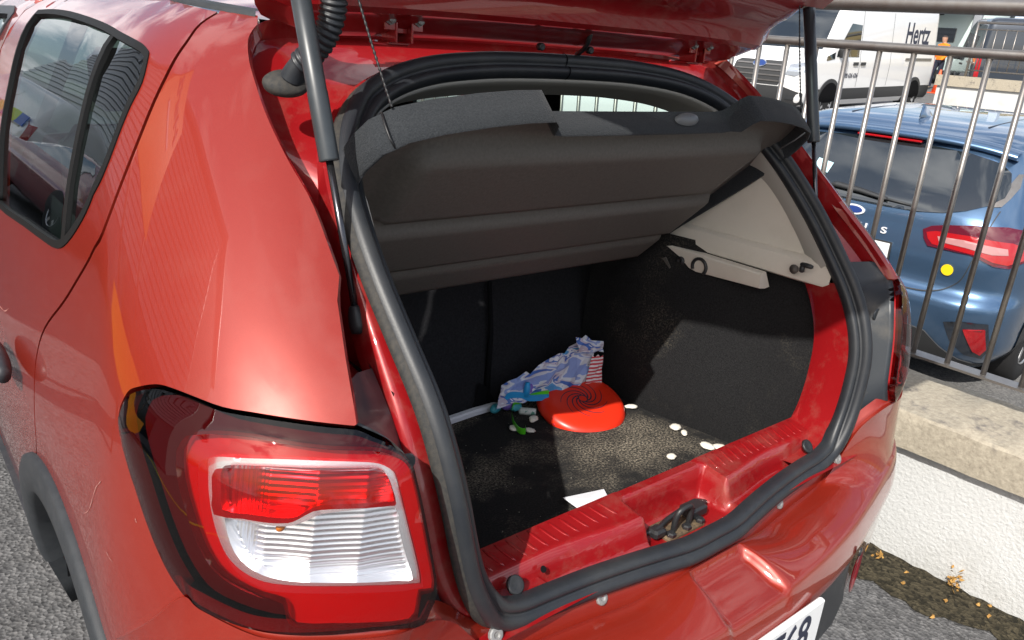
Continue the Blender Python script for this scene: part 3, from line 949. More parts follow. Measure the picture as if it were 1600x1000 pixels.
# ---- boot interior
fl = MB(); fl.loft([[(-.56+1.12*i/20, .16+.68*j/14, .600) for j in range(15)] for i in range(21)])
carpet = bpy.data.materials.new('boot_carpet'); carpet.use_nodes = True; MATS['boot_carpet'] = carpet
t = carpet.node_tree; b = t.nodes["Principled BSDF"]; b.inputs["Roughness"].default_value = .95; b.inputs["Specular IOR Level"].default_value = .1
co = t.nodes.new("ShaderNodeTexCoord")
def tnoise(scale, detail, rough=.6):
    n = t.nodes.new("ShaderNodeTexNoise"); n.inputs["Scale"].default_value = scale; n.inputs["Detail"].default_value = detail; n.inputs["Roughness"].default_value = rough
    t.links.new(co.outputs["Object"], n.inputs["Vector"]); return n
def ramp(src, p0, p1):
    r = t.nodes.new("ShaderNodeValToRGB"); r.color_ramp.elements[0].position = p0; r.color_ramp.elements[1].position = p1
    t.links.new(src, r.inputs["Fac"]); return r
def mixc(fac, a, c2):
    m_ = t.nodes.new("ShaderNodeMixRGB")
    t.links.new(fac, m_.inputs[0])
    if isinstance(a, tuple): m_.inputs[1].default_value = (*a, 1)
    else: t.links.new(a, m_.inputs[1])
    m_.inputs[2].default_value = (*c2, 1); return m_.outputs["Color"]
def mul(a, c2):
    m_ = t.nodes.new("ShaderNodeMath"); m_.operation = 'MULTIPLY'; t.links.new(a, m_.inputs[0]); t.links.new(c2, m_.inputs[1]); return m_.outputs[0]
base = mixc(ramp(tnoise(260, 4).outputs["Fac"], .35, .75).outputs["Color"], (.016,.016,.017), (.034,.033,.032))
big = ramp(tnoise(5.5, 6).outputs["Fac"], .44, .70).outputs["Color"]
fine = ramp(tnoise(190, 6, .8).outputs["Fac"], .46, .62).outputs["Color"]
dusty = mixc(mul(big, fine), base, (.46,.40,.31))
spk = t.nodes.new("ShaderNodeTexVoronoi"); spk.inputs["Scale"].default_value = 75; t.links.new(co.outputs["Object"], spk.inputs["Vector"])
spr = ramp(spk.outputs["Distance"], .05, .085); spr.color_ramp.elements[0].color = (1,1,1,1); spr.color_ramp.elements[1].color = (0,0,0,1)
spm = ramp(tnoise(21, 2).outputs["Fac"], .50, .56).outputs["Color"]
t.links.new(mixc(mul(spr.outputs["Color"], spm), dusty, (.62,.58,.50)), b.inputs["Base Color"])
bp = t.nodes.new("ShaderNodeBump"); bp.inputs["Strength"].default_value = .6; bp.inputs["Distance"].default_value = .002
t.links.new(tnoise(380, 4).outputs["Fac"], bp.inputs["Height"]); t.links.new(bp.outputs["Normal"], b.inputs["Normal"])
fl.build('boot_floor', 'boot_carpet', car)
m2_ = mat('side_carpet', (.016,.016,.017), .95, spec=.1)
t = m2_.node_tree; b = t.nodes["Principled BSDF"]; co = t.nodes.new("ShaderNodeTexCoord")
base = mixc(ramp(tnoise(300, 4).outputs["Fac"], .35, .75).outputs["Color"], (.011,.011,.012), (.024,.024,.025))
big = ramp(tnoise(4.2, 3).outputs["Fac"], .56, .74).outputs["Color"]
fine = ramp(tnoise(210, 6, .8).outputs["Fac"], .50, .64).outputs["Color"]
t.links.new(mixc(mul(big, fine), base, (.11,.098,.075)), b.inputs["Base Color"])
bp = t.nodes.new("ShaderNodeBump"); bp.inputs["Strength"].default_value = .6; bp.inputs["Distance"].default_value = .002
t.links.new(tnoise(380, 4).outputs["Fac"], bp.inputs["Height"]); t.links.new(bp.outputs["Normal"], b.inputs["Normal"])
for mir in (False, True):
    wl = MB(); rows_ = []
    for j in range(15):
        y = .172+.68*j/14
        xb = .512-.052*ss(.30, .66, y)
        bul = .030*math.exp(-((y-.43)/.035)**2)*0+.028*ss(.36, .44, y)*(1-ss(.72, .80, y))
        rows_.append([(-(xb-bul*(1-abs(2*i/10-1)**3)*.6-.0+.045*(i/10)**1.5*(1-.3*ss(.3,.5,y))), y, .598+.47*i/10) for i in range(11)])
    wl.loft(rows_).build('boot_side_carpet', 'side_carpet', car, mirror=mir)
sbk = MB(); sbk.loft([[(-.62+1.24*i/24, .80+.0*i+.20*(j/10)+.012*math.sin(PI*j/10), .598+.56*j/10) for j in range(11)] for i in range(25)])
sbk.add([(-.62,1.0,1.158),(.62,1.0,1.158),(.62,1.12,1.165),(-.62,1.12,1.165)], [(0,1,2,3)])
seat = sbk.build('rear_seat_back', 'seat_cloth', car)
sm_ = MB(); sm_.tube([(.10,.806,.605),(.145,.858,.78),(.17,.918,.95),(.18,.975,1.10)], [.010,.006,.006,.006], 6)
sm_.build('seat_split', 'black_void', seat)
nt_ = MB(); nt_.add([(.055,.797,.606),(.135,.797,.606),(.105,.815,.66),(.085,.818,.672)], [(0,1,2,3)])
nt_.build('seat_hinge_gap', 'black_void', seat)
for xh in (-.36, 0, .36):
    hr = MB(); hr.box(xh-.11, xh+.11, 1.02, 1.12, 1.19, 1.33, .03); hr.build('head_restraint', 'seat_cloth', seat)
for xh in (-.36, .36):
    fs = MB(); fs.box(xh-.22, xh+.22, 1.95, 2.10, .55, 1.16, .05); fs.box(xh-.12, xh+.12, 1.99, 2.08, 1.20, 1.38, .03)
    fs.build('front_seat', 'seat_cloth', car)
ds = MB(); ds.box(-.70, .70, 2.45, 2.85, .60, .98, .05); ds.build('dashboard', 'seat_cloth', car)
cf = MB(); cf.box(-.72, .72, .84, 2.9, .25, .30); cf.build('cabin_floor', 'black_void', car, smooth=False)
rl = MB(); rl.loft([[((-.5+k/10)*2*hw_, y, 1.475+.022*(1-(2*k/10-1)**2)) for k in range(11)] for y, hw_ in ((.60,.46), (.8,.54), (1.2,.56), (1.6,.56), (1.9,.56))])
rl.build('headliner', 'headliner', car)
for mir in (False, True):                                # door cards and pillar linings
    dc = MB(); dc.loft([[(-.77+.10*max(0,(z-.95))/.25, y, z) for z in (.35,.7,.95,1.09)] for y in (.66,1.0,1.5,2.0,2.6)])
    dc.build('door_card', 'seat_cloth', car, mirror=mir)
    for (ya, yb, yc, yd) in ((1.40,1.52,1.30,1.42),):
        pc = MB(); pc.loft([[(-.775,ya,1.09),(-.775,yb,1.09)],[(-.70,yc-.02,1.30),(-.70,yd,1.30)],[(-.63,yc-.08,1.475),(-.63,yd-.04,1.475)]])
        pc.build('pillar_lining', 'seat_cloth', car, mirror=mir)
# pale side trims (pillar cover above, shelf support below)
for mir in (False, True):
    up = [(.205,1.050),(.285,1.17),(.37,1.265),(.43,1.31),(.50,1.35),(.60,1.375),(.66,1.385),(.675,1.24),(.67,1.045)]
    qw = [(.52,1.19),(.50,1.25),(.53,1.32),(.62,1.345),(.645,1.20)]
    def tfn(y, z):
        return Vector((-(.535-(0 if mir else .034)-.012*ss(.2,.6,y)-.10*max(0,z-1.16)+.030*(1-ss(1.055,1.075,z))*0), y, z))
    tn = lambda y, z: Vector((1, -.25, .1)).normalized()
    tri = patch('pillar_trim', tfn, up, 'grey_trim', car, nfn=tn, holes=[qw], step=.03, rim=.02, mirror=mir)
    patch('quarter_glass', tfn, inset(qw, -.004), 'black_void', tri, nfn=tn, step=.05, off=-.018, mirror=mir)
    led = MB()                                           # ledge that carries the shelf
    prof = [(.535,1.100),(.515,1.097),(.506,1.090),(.500,1.058),(.503,1.046),(.514,1.041),(.530,1.036)]
    led.loft([[(-(x+.010*(1-j/10)-(0 if mir else .034)), (.190 if mir else .24)+(.495 if mir else .445)*j/10, z-.012*0+.0*j) for x, z in prof] for j in range(11)])
    autosmooth(led.build('shelf_ledge', 'grey_trim', tri, mirror=mir), 30)
    rail = MB()
    rail.loft([[(-(x), y, z-.03*ss(.3,.7,y)*0) for x, z in ((.505,1.044),(.489,1.042),(.486,1.038),(.489,.992+.020*(.7-y)/.36),(.492,.986+.020*(.7-y)/.36),(.512,.983+.020*(.7-y)/.36),(.53,.985+.020*(.7-y)/.36))] for y in (.338,.342,.36,.45,.55,.66,.695,.70)], False, True)
    ro = rail.build('shelf_support', 'grey_trim', tri, mirror=mir); autosmooth(ro, 30)
    for yk, r0 in ((.505,.020),(.562,.007)):
        hk = MB()
        pts = [(-.4855, yk+r0*math.cos(a), 1.012+r0*math.sin(a)) for a in [PI*1.25-2*PI*.70*i/16 for i in range(17)]]
        hk.tube(pts, .0042 if r0 > .01 else .005, 6).build('trim_clip', 'dull_black', ro, mirror=mir)
    hk = MB(); hk.lathe([(.0105,0),(.0095,-.004),(.0001,-.004)], (-.496,.268,1.070), 'x', 16); hk.build('trim_hole', 'shelf_board', tri, mirror=mir)
    hk = MB(); hk.box(-.494, -.484, .222, .250, 1.083, 1.092, .002); hk.box(-.494, -.484, .240, .250, 1.070, 1.085, .002); hk.build('trim_hook', 'dull_black', tri, mirror=mir)

# ---- tailgate, raised
tg = MB()
prof = [(.560,1.474,.500),(.545,1.474,.530),(.525,1.481,.556),(.505,1.494,.572),(.488,1.503,.580),(.474,1.506,.584),(.466,1.514,.586),(.462,1.534,.588),(.455,1.547,.590),(.438,1.560,.592),(.415,1.574,.596),(.392,1.594,.600),(.372,1.615,.604)]
rows = []
for y, z, hx in prof:
    row = []
    for k in range(41):
        u = -1+2*k/40
        x = hx*math.copysign(1-(1-abs(u))**1.25, u) if abs(u) > 0 else 0
        au = abs(x)/hx
        row.append((x, y-.02*(1-au**2)+.03*ss(.86,1,au), z+.012*(1-au**3)+.018*ss(.90,1,au)))
    rows.append(row)
tg.loft(rows)
# edge band and outer skin
tgo = tg.build('tailgate', 'red_inner', car)
autosmooth(tgo, 30)
y1, z1 = prof[-1][0], prof[-1][1]
def tg_pt(x, d, h):                                      # d metres along the raised tailgate from the end of the hinge bar, h above its inner face
    a, b2 = (d, 0) if d < .47 else (.47, d-.47)
    s2 = min(1, max(0, (d-.40)/.14))
    nx, nz_ = -.70+.40*s2, .715+.24*s2
    return Vector((x, y1-.715*a-.955*b2+nx*h, z1+.70*a+.297*b2+nz_*h))
def frame_part(name, pts_in, m_, th=.05):
    pts = [tg_pt(x, d, 0) for x, d in pts_in]; up = [tg_pt(x, d, th) for x, d in pts_in]
    n = len(pts)
    f = MB(); f.add(pts+up, [tuple(range(n)), tuple(reversed(range(n, 2*n)))]+[(i, (i+1) % n, n+(i+1) % n, n+i) for i in range(n)])
    o = f.build(name, m_, tgo, smooth=False); autosmooth(o); return o
frame_part('tailgate_header', [(-.61,-.02),(.61,-.02),(.625,.10),(-.625,.10)], 'red_paint')
frame_part('tailgate_frame', [(-.625,.10),(-.535,.10),(-.555,.46),(-.66,.48)], 'red_inner')
frame_part('tailgate_frame', [(.535,.10),(.625,.10),(.66,.48),(.555,.46)], 'red_inner')
frame_part('tailgate_panel', [(-.66,.48),(-.555,.46),(.555,.46),(.66,.48),(.66,.86),(.60,.92),(-.60,.92),(-.66,.86)], 'red_inner', .07)
gl = [tg_pt(x, d, .045) for x, d in [(-.535,.10),(.535,.10),(.555,.46),(-.555,.46)]]
mesh('tailgate_glass', gl, [(0,1,2,3)], 'dark_glass', tgo, False)
# hinges, bolts, studs, stay cable, bump stops
for sgn in (-1, 1):
    hg = MB()
    hg.loft([[(sgn*.357+dx, y, z) for dx in (-.026,-.024,-.018,-.016,.016,.018,.024,.026)] for y, z in ((.535,1.4745),(.528,1.488),(.518,1.506),(.508,1.520))])
    h0 = MB()
    h0.box(sgn*.357-.020, sgn*.357+.020, .508, .560, 1.470, 1.476, .002)
    h0.box(sgn*.357-.016, sgn*.357-.012, .492, .535, 1.474, 1.522, .001)
    h0.box(sgn*.357+.012, sgn*.357+.016, .492, .535, 1.474, 1.522, .001)
    h0.box(sgn*.357-.034, sgn*.357-.012, .494, .498, 1.492, 1.520, .001)
    h0.box(sgn*.357+.012, sgn*.357+.034, .494, .498, 1.492, 1.520, .001)
    h0.box(sgn*.357-.012, sgn*.357+.012, .505, .510, 1.488, 1.496, .001)
    hinge = h0.build('hinge', 'red_inner', tgo, smooth=False)
    for dx in (-.025, .025):
        bo_ = MB(); bo_.lathe([(.009,.0),(.009,-.003),(.0062,-.004),(.0062,-.009),(.004,-.010),(.0001,-.010)], (sgn*.357+dx, .494, 1.508), 'y', 6)
        bo_.build('bolt', 'zinc', hinge, smooth=False)
for x in (-.075, .045):
    sd = MB(); sd.lathe([(.0065,0),(.0065,-.010),(.004,-.011),(.0001,-.006)], (x+.005, .512, 1.4835), 'y', 10); sd.build('stud', 'dull_black', tgo)
wc = MB(); wc.tube(spline([(.022,.480,1.512),(.024,.486,1.498),(.032,.505,1.484),(.040,.530,1.474)], 5), .0045, 8); wc.build('washer_hose', 'dull_black', tgo)
# gas struts
for mir in (False, True):
    low = Vector((-.558,.262,1.130)); joi = Vector((-.567,.322,1.331)); top = Vector((-.580,.402,1.600))
    g = MB(); g.tube([joi, joi.lerp(top, .002), joi.lerp(top, .01), joi.lerp(top, .3), joi.lerp(top, .31), top], [.0118,.0128,.0130,.0130,.0125,.0125], 20)
    strut = g.build('gas_strut', 'strut_black', car, mirror=mir)
    g = MB(); g.tube([low, joi+(top-joi)*.02], .0048, 12).build('piston_rod', 'rod_steel', strut, mirror=mir)
    g = MB(); d_ = (joi-low).normalized(); g.tube([low-d_*.014, low-d_*.012, low-d_*.002, low+d_*.010, low+d_*.022, low+d_*.024], [.004,.0105,.0125,.0115,.0085,.006], 14)
    g.build('ball_socket', 'dull_black', strut, mirror=mir)
# wiring boot: corrugated bellows with its grommet (left side only)
pth = spline([(-.560,.445,1.421),(-.556,.436,1.436),(-.547,.420,1.452),(-.535,.402,1.475),(-.527,.392,1.505),(-.528,.385,1.540),(-.535,.380,1.58)], 12)
pth = resample(pth, 121)
rad = [(.0145+.0035*abs(math.sin(PI*i/5.2))) if i > 17 else .013+.004*(1-i/17) for i in range(121)]
wbm = MB(); wbm.tube(pth, rad, 16); wire = wbm.build('wiring_boot', 'rubber', tgo)
gm = MB(); qn = Vector((-.25,-.72,.62)).to_track_quat('Z', 'Y').to_matrix()
gm.loft([[Vector((-.568,.447,1.414))+qn @ Vector((a_*math.cos(2*PI*k/24), b_*math.sin(2*PI*k/24), h_)) for k in range(24)] for a_, b_, h_ in ((.030,.019,-.004),(.031,.020,.002),(.028,.018,.007),(.018,.013,.009),(.010,.008,.012),(.001,.001,.012))], True, False)
gm.build('grommet', 'rubber_dirty', wire)

# ================================================================== ground, wall, railing
UP = Vector((-.034, -.006, 1)).normalized()
def asphalt(name, c1, c2, moss=None):
    m = mat(name, c1, .92, spec=.25)
    t = m.node_tree; b = t.nodes["Principled BSDF"]
    co = t.nodes.new("ShaderNodeTexCoord")
    v = t.nodes.new("ShaderNodeTexVoronoi"); v.inputs["Scale"].default_value = 95
    n = t.nodes.new("ShaderNodeTexNoise"); n.inputs["Scale"].default_value = 4; n.inputs["Detail"].default_value = 10; n.inputs["Roughness"].default_value = .7
    for q in (v, n): t.links.new(co.outputs["Object"], q.inputs["Vector"])
    r = t.nodes.new("ShaderNodeValToRGB"); r.color_ramp.elements[0].color = (*c1, 1); r.color_ramp.elements[1].color = (*c2, 1); r.color_ramp.elements[0].position = .2; r.color_ramp.elements[1].position = .9
    t.links.new(v.outputs["Color"], r.inputs["Fac"])
    mx_ = t.nodes.new("ShaderNodeMixRGB"); mx_.blend_type = 'MULTIPLY'; mx_.inputs[0].default_value = .6
    r2 = t.nodes.new("ShaderNodeValToRGB"); r2.color_ramp.elements[0].position = .3; r2.color_ramp.elements[1].position = .75; r2.color_ramp.elements[0].color = (.45,.44,.42,1)
    t.links.new(n.outputs["Fac"], r2.inputs["Fac"])
    t.links.new(r.outputs["Color"], mx_.inputs[1]); t.links.new(r2.outputs["Color"], mx_.inputs[2])
    t.links.new(mx_.outputs["Color"], b.inputs["Base Color"])
    bp_ = t.nodes.new("ShaderNodeBump"); bp_.inputs["Strength"].default_value = .8; bp_.inputs["Distance"].default_value = .006
    t.links.new(v.outputs["Distance"], bp_.inputs["Height"]); t.links.new(bp_.outputs["Normal"], b.inputs["Normal"])
    return m
asphalt('asphalt', (.085,.086,.090), (.20,.20,.205))
asphalt('moss_gutter', (.018,.016,.010), (.085,.072,.045))
asphalt('far_asphalt', (.12,.12,.12), (.22,.215,.21))
gb = MB(); gb.loft([[(x, y, -.0035*max(0, x)) for y in (-60, -5, 0, 5, 10, 60)] for x in (-60, -10, -2, 0, 1.2, 1.34)])
kind(gb.build('ground', 'asphalt'), 'structure')
def wall_x(y): return 1.363+(.232-y)*.0495
# damp mossy gutter strip at the foot of the wall, ragged inner edge
gut = MB(); rows = []
for i in range(261):
    y = 6-9.0*i/260
    e = .20+.030*math.sin(y*9.1)+.02*math.sin(y*23+1)+.012*math.sin(y*61)
    x1 = wall_x(y)+.02
    rows.append([(x1-e, y, .002), (x1-e*.75, y, .005+.003*math.sin(y*50)), (x1-e*.4, y, .006+.004*math.sin(y*37)), (x1-e*.12, y, .008+.004*math.sin(y*71)), (x1, y, .010)])
gut.loft(rows)
kind(gut.build('gutter', 'moss_gutter'), 'structure')
fg = MB()
def far_z(x): return -.48+.066*x if x < 13 else .378+.034*(x-13)
fg.loft([[(x, y, far_z(x)) for y in (-60, -10, 0, 10, 30, 90)] for x in (1.45, 4, 8, 13, 30, 60, 120, 300)])
kind(fg.build('far_parking_lot', 'far_asphalt'), 'structure')

ax_a = Vector((.0495, -.9988, 0)); ax_a = (ax_a-UP*ax_a.dot(UP)).normalized()
ax_b = UP.cross(ax_a); ax_b = ax_b if ax_b.x > 0 else -ax_b
WALLM = Matrix(((ax_a.x, ax_b.x, UP.x, 1.363), (ax_a.y, ax_b.y, UP.y, .232), (ax_a.z, ax_b.z, UP.z, 0), (0, 0, 0, 1)))
WL = lambda u, v, w: WALLM @ Vector((u, v, w))
mat('render_white', (.52,.53,.53), .9, spec=.2, var=(2.5,(.36,.36,.34),.52,.85), bump=(95,.8,.005))
m_ = mat('coping_concrete', (.40,.35,.26), .93, spec=.2, bump=(70,.8,.004))
t = m_.node_tree; b = t.nodes["Principled BSDF"]; co = t.nodes.new("ShaderNodeTexCoord")
base = mixc(ramp(tnoise(55, 8, .75).outputs["Fac"], .35, .70).outputs["Color"], (.41,.37,.295), (.25,.22,.175))
st_ = ramp(tnoise(6.5, 5, .6).outputs["Fac"], .56, .66)
vor = t.nodes.new("ShaderNodeTexVoronoi"); vor.inputs["Scale"].default_value = 14; t.links.new(co.outputs["Object"], vor.inputs["Vector"])
vr = ramp(vor.outputs["Distance"], .10, .16); vr.color_ramp.elements[0].color = (1,1,1,1); vr.color_ramp.elements[1].color = (0,0,0,1)
gate = ramp(tnoise(9, 2).outputs["Fac"], .58, .62)
c2 = mixc(mul(vr.outputs["Color"], gate.outputs["Color"]), base, (.09,.085,.085))
t.links.new(mixc(mul(st_.outputs["Color"], ramp(tnoise(40, 6).outputs["Fac"], .4, .6).outputs["Color"]), c2, (.13,.12,.115)), b.inputs["Base Color"])

def slab(name, parent, m_, u0, u1, prof, du=.06, wob=.003, seed=1):
    """extrude a (v, w) profile along the wall with a slightly uneven edge"""
    rnd = random.Random(seed)
    n = max(2, int((u1-u0)/du)); rows_ = []
    for i in range(n+1):
        u = u0+(u1-u0)*i/n
        rows_.append([WL(u, v+rnd.uniform(-wob, wob), w+rnd.uniform(-wob, wob)) for v, w in prof])
    f = MB(); f.loft(rows_, True, True)
    o = f.build(name, m_, parent); autosmooth(o, 40); return o
lw = empty('low_wall', WL(0, 0, 0))
tag(lw, 'low white rendered wall with concrete coping beside the red car', 'wall')
WI = Matrix.Translation(-WL(0, 0, 0))
def under(o, e):
    o.data.transform(Matrix.Translation(-e.location)); o.parent = e; return o
under(slab('wall_render', None, 'render_white', -12, 3.2, [(0,-.25),(.24,-.8),(.24,.40),(.0,.40),(0,.2)], .12, .0015), lw)
edges = [-12, -9.6, -7.2, -4.8, -2.4, -1.05, 1.3, 3.2]
for i in range(len(edges)-1):
    under(slab('coping_stone', None, 'coping_concrete', edges[i]+.004, edges[i+1]-.004, [(-.040,.400),(-.042,.46),(-.040,.512),(-.034,.519),(.10,.522),(.30,.520),(.31,.51),(.31,.40)], .045, .0022, i+3), lw)

rail_e = empty('metal_railing', WL(0, .19, .52))
tag(rail_e, 'stainless steel bar railing standing on the coping of the low wall', 'railing')
def straight(name, pts, r, m_='steel', seg=12, parent=rail_e, flat=1.0):
    f = MB(); f.tube([Vector(p)-parent.location for p in pts], r, seg, True, flat)
    return f.build(name, m_, parent)
V_ = .19
straight('handrail', [WL(u, V_, 1.668) for u in (-9, -4, -1, 0, 1, 2.6)], .0225, seg=20)
straight('upper_rail', [WL(u, V_, 1.545) for u in (-9, -4, -1, 0, 1, 2.6)], .0145, seg=14)
fb = MB(); fb.loft([[WL(u, v, w)-rail_e.location for v, w in ((V_-.026,.618),(V_-.026,.626),(V_+.026,.626),(V_+.026,.618))] for u in (-9, 2.6)], True, True)
lr_ = fb.build('lower_rail', 'steel', rail_e, smooth=False)
bar0 = None
for k in range(-42, 24):
    u = -.139+.1055*k
    if bar0 is None:
        f = MB(); f.tube([WL(0, V_, .624)-WL(0, V_, 0), WL(0, V_, 1.535)-WL(0, V_, 0)], .0086, 12)
        bar0 = f.build('bar', 'steel', rail_e); bb_ = bar0
    else:
        bb_ = bar0.copy(); COL.objects.link(bb_); bb_.parent = rail_e
    bb_.location = WL(u, V_, 0)-rail_e.location
for u in (-4.9, -3.0, 1.55):
    straight('post', [WL(u, V_, .515), WL(u, V_, 1.66)], .021, seg=16)

# dead leaves and bits in the gutter
mat('dry_leaf', (.30,.15,.035), .85, var=(40,(.46,.28,.08),.35,.7))
def leaf_clump(x, y, z, size, n, label, seed, up=.6):
    rnd = random.Random(seed); f = MB()
    for i in range(n):
        a = rnd.uniform(0, 2*PI); r = rnd.uniform(0, size*.5)
        p = Vector((x+r*math.cos(a), y+r*math.sin(a), z+rnd.uniform(.0, size*up)))
        d1 = Vector((rnd.uniform(-1,1), rnd.uniform(-1,1), rnd.uniform(-.3,.8))).normalized()*size*rnd.uniform(.25,.5)
        d2 = d1.cross(Vector((rnd.uniform(-1,1), rnd.uniform(-1,1), 1))).normalized()*size*rnd.uniform(.06,.16)
        c_ = p+d1*.5+d1.cross(d2)*8*rnd.uniform(-1,1)*size
        f.add([p, p+d1*.5+d2, p+d1, p+d1*.5-d2, c_], [(0,1,4),(1,2,4),(2,3,4),(3,0,4)])
    o = f.build('dry_leaf_clump', 'dry_leaf', None, smooth=False)
    kind(o, 'stuff') if False else tag(o, label, 'leaves')
    return o
leaf_clump(1.345, .02, .012, .050, 34, 'upright tuft of dry yellow leaves at the foot of the white wall', 3, 1.2)
leaf_clump(1.30, .232, .012, .040, 16, 'orange dead leaves in the gutter corner behind the red bumper', 5, .3)
def bit(x, y, size, ang, label, seed):
    rnd = random.Random(seed)
    f = MB(); pts = []
    for k in range(7):
        a = 2*PI*k/7
        r = size*rnd.uniform(.6,1)*(1 if k % 2 else .7)
        pts.append(Vector((x, y, .012))+Vector((r*math.cos(a+ang)*1.3, r*math.sin(a+ang)*.7, size*.25*rnd.uniform(0,1))))
    f.add(pts+[Vector((x, y, .020))], [(k, (k+1) % 7, 7) for k in range(7)])
    return tag(f.build('leaf', 'dry_leaf', None, smooth=False), label, 'leaf', 'leaf scraps in the gutter')
for i, (x, y) in enumerate([(1.16,-.005),(1.27,.005),(1.335,-.06),(1.31,-.10),(1.36,-.085),(1.30,.14),(1.24,.12)]):
    bit(x, y, .012 if i else .013, i*.9, 'flat orange leaf lying on the grey asphalt edge' if i == 0 else 'small dry leaf scrap on the damp mossy gutter', 20+i)

# ================================================================== parcel shelf
sh = empty('parcel_shelf', (0, .314, 1.389))
tag(sh, 'black felt-edged parcel shelf tilted up inside the open boot', 'parcel shelf')
et = Vector((0, .72, -.694)); nu = Vector((0, -.694, -.72))
def SH(x, t_, h): return Vector((x, 0, 0))+et*t_+nu*h
hs = [(0,.002),(.20,.002),(.222,-.002),(.232,-.014),(.240,-.036),(.252,-.046),(.30,-.044),(.36,-.036),(.43,-.021),(.478,-.004),(.505,.022),(.517,.060),(.519,.14),(.512,.32),(.500,.51),(.488,.529)]
outl = [(x, t_) for x, t_ in hs]+[(-x, t_) for x, t_ in reversed(hs[1:])]
hprof = lambda t_: .004+.034*ss(.035,.075,t_)-.026*ss(.227,.236,t_)+.030*ss(.238,.270,t_)-.026*ss(.399,.408,t_)+.022*ss(.410,.438,t_)-.020*ss(.518,.529,t_)
def sh_h(x, t_):
    xe = .440+.035*ss(.22, .24, t_)
    cr_ = .05*max(0, 1-(t_-.035)/.06)**2 if t_ < .095 else 0
    e = 1-ss(xe-.035-cr_, xe-cr_, abs(x))
    return .006+(hprof(t_)-.006)*e
def shfn(x, t_): return SH(x, t_, sh_h(x, t_))
patch('shelf_underside', shfn, outl, 'shelf_board', sh, nfn=lambda x, t_: nu, step=.0085)
patch('shelf_top', lambda x, t_: SH(x, t_, -.008), outl, 'felt', sh, nfn=lambda x, t_: -nu, step=.03)
dn = dens(outl, .012)
rows = []
for x, t_ in dn+[dn[0]]:
    rear = 1-ss(.10, .50, t_)
    hh = .020+.026*rear
    if abs(x) < .225: hh -= .010*rear
    c_ = Vector((x, t_-.25, 0)); c_.normalize()
    ix, it = x-.007*c_.x, t_-.007*c_.y
    rows.append([SH(x, t_, -.009), SH(x+.001*c_.x, t_+.001*c_.y, .4*hh), SH(x, t_, hh-.002), SH((x+ix)/2, (t_+it)/2, hh), SH(ix, it, hh-.002), SH(ix, it, .0)])
f = MB(); f.loft(rows); rim_o = f.build('shelf_rim', 'felt', sh); autosmooth(rim_o, 60)
# moulded bump on the notch edge, pivot lug, cords with their bead
bm_ = MB(); rr = []
for f_, h_ in ((1.0,0),(.95,.006),(.75,.011),(.4,.013),(.05,.0135)):
    rr.append([SH(.105+.030*f_*math.cos(2*PI*k/20), -.001-h_*.9, .012+.012*f_*math.sin(2*PI*k/20)) for k in range(20)])
bm_.loft(rr, True, False).build('shelf_bumper', mat('bumper_rubber', (.12,.13,.14), .45), sh)
lg = MB(); lg.loft([[SH(x, t_, h_) for t_, h_ in ((.47,.07),(.47,.10),(.505,.105),(.525,.09),(.52,.06))] for x in (.478, .506)], True, True)
o = lg.build('pivot_lug', 'shelf_board', sh); autosmooth(o)
seam = MB(); seam.tube([SH(-.492, .006, -.008), SH(-.4965, .003, .012), SH(-.4975, .003, .034), SH(-.490, .010, .044)], .0018, 5); seam.build('rim_seam', 'dull_black', sh)
seam = MB(); seam.tube([SH(.440, -.010, .050), SH(.446, .02, .047), SH(.452, .06, .040)], .0015, 5); seam.build('rim_seam', 'bumper_rubber', sh)
for sgn in (-1, 1):
    a = SH(sgn*.482, -.006, -.008); top_ = Vector((sgn*.520, .075, .22))-Vector((0, 0, 0))
    f = MB(); n_ = 90
    pts = [a.lerp(top_, i/n_)+Vector((0, 0, -.006*math.sin(PI*i/n_))) for i in range(n_+1)]
    f.tube(pts, [.0013+.0009*(i % 3 == 0) for i in range(n_+1)], 6)
    f.build('cord', 'dull_black', sh)

# ================================================================== things in the boot
def put(o, label, cat, group=None): return tag(o, label, cat, group)
# throwing disc with printed swirl
disc = empty('throwing_disc', (.305, .668, .620)); put(disc, 'red plastic throwing disc with black swirl print lying in the boot', 'frisbee')
f = MB(); f.lathe([(.0005,.0275),(.04,.0272),(.078,.0262),(.086,.0252),(.090,.0245),(.100,.0225),(.108,.018),(.1145,.010),(.1175,.000),(.1172,-.008),(.115,-.012),(.112,-.011),(.1115,.0),(.106,.012),(.09,.0205),(.0005,.023)], (0,0,0), 'z', 72)
mat('disc_plastic', (.72,.030,.010), .34, spec=.5, bump=(60,.05,.001))
f.build('disc_shell', 'disc_plastic', disc)
sw = MB()
for k in range(9):
    a0 = 2*PI*k/9
    L_, R_ = [], []
    for i in range(41):
        t_ = i/40; r = .013+.052*t_; a = a0+2.6*t_**.75
        wd = .0060*(1-t_)**.8+.0011
        h_ = .0272-.0012*(r/.078)**2+.0006
        L_.append(((r-wd/2)*math.cos(a), (r-wd/2)*math.sin(a), h_)); R_.append(((r+wd/2)*math.cos(a+.10*(1-t_)), (r+wd/2)*math.sin(a+.10*(1-t_)), h_))
    sw.loft([L_, R_])
ring = []
for r in (.0105, .014): ring.append([(r*math.cos(2*PI*k/40), r*math.sin(2*PI*k/40), .0279) for k in range(41)])
sw.loft(ring)
sw.build('printed_swirl', 'ink', disc, smooth=False)
disc.scale = (1, 1, .8)
disc.rotation_euler = (math.radians(14), math.radians(-9), .3)
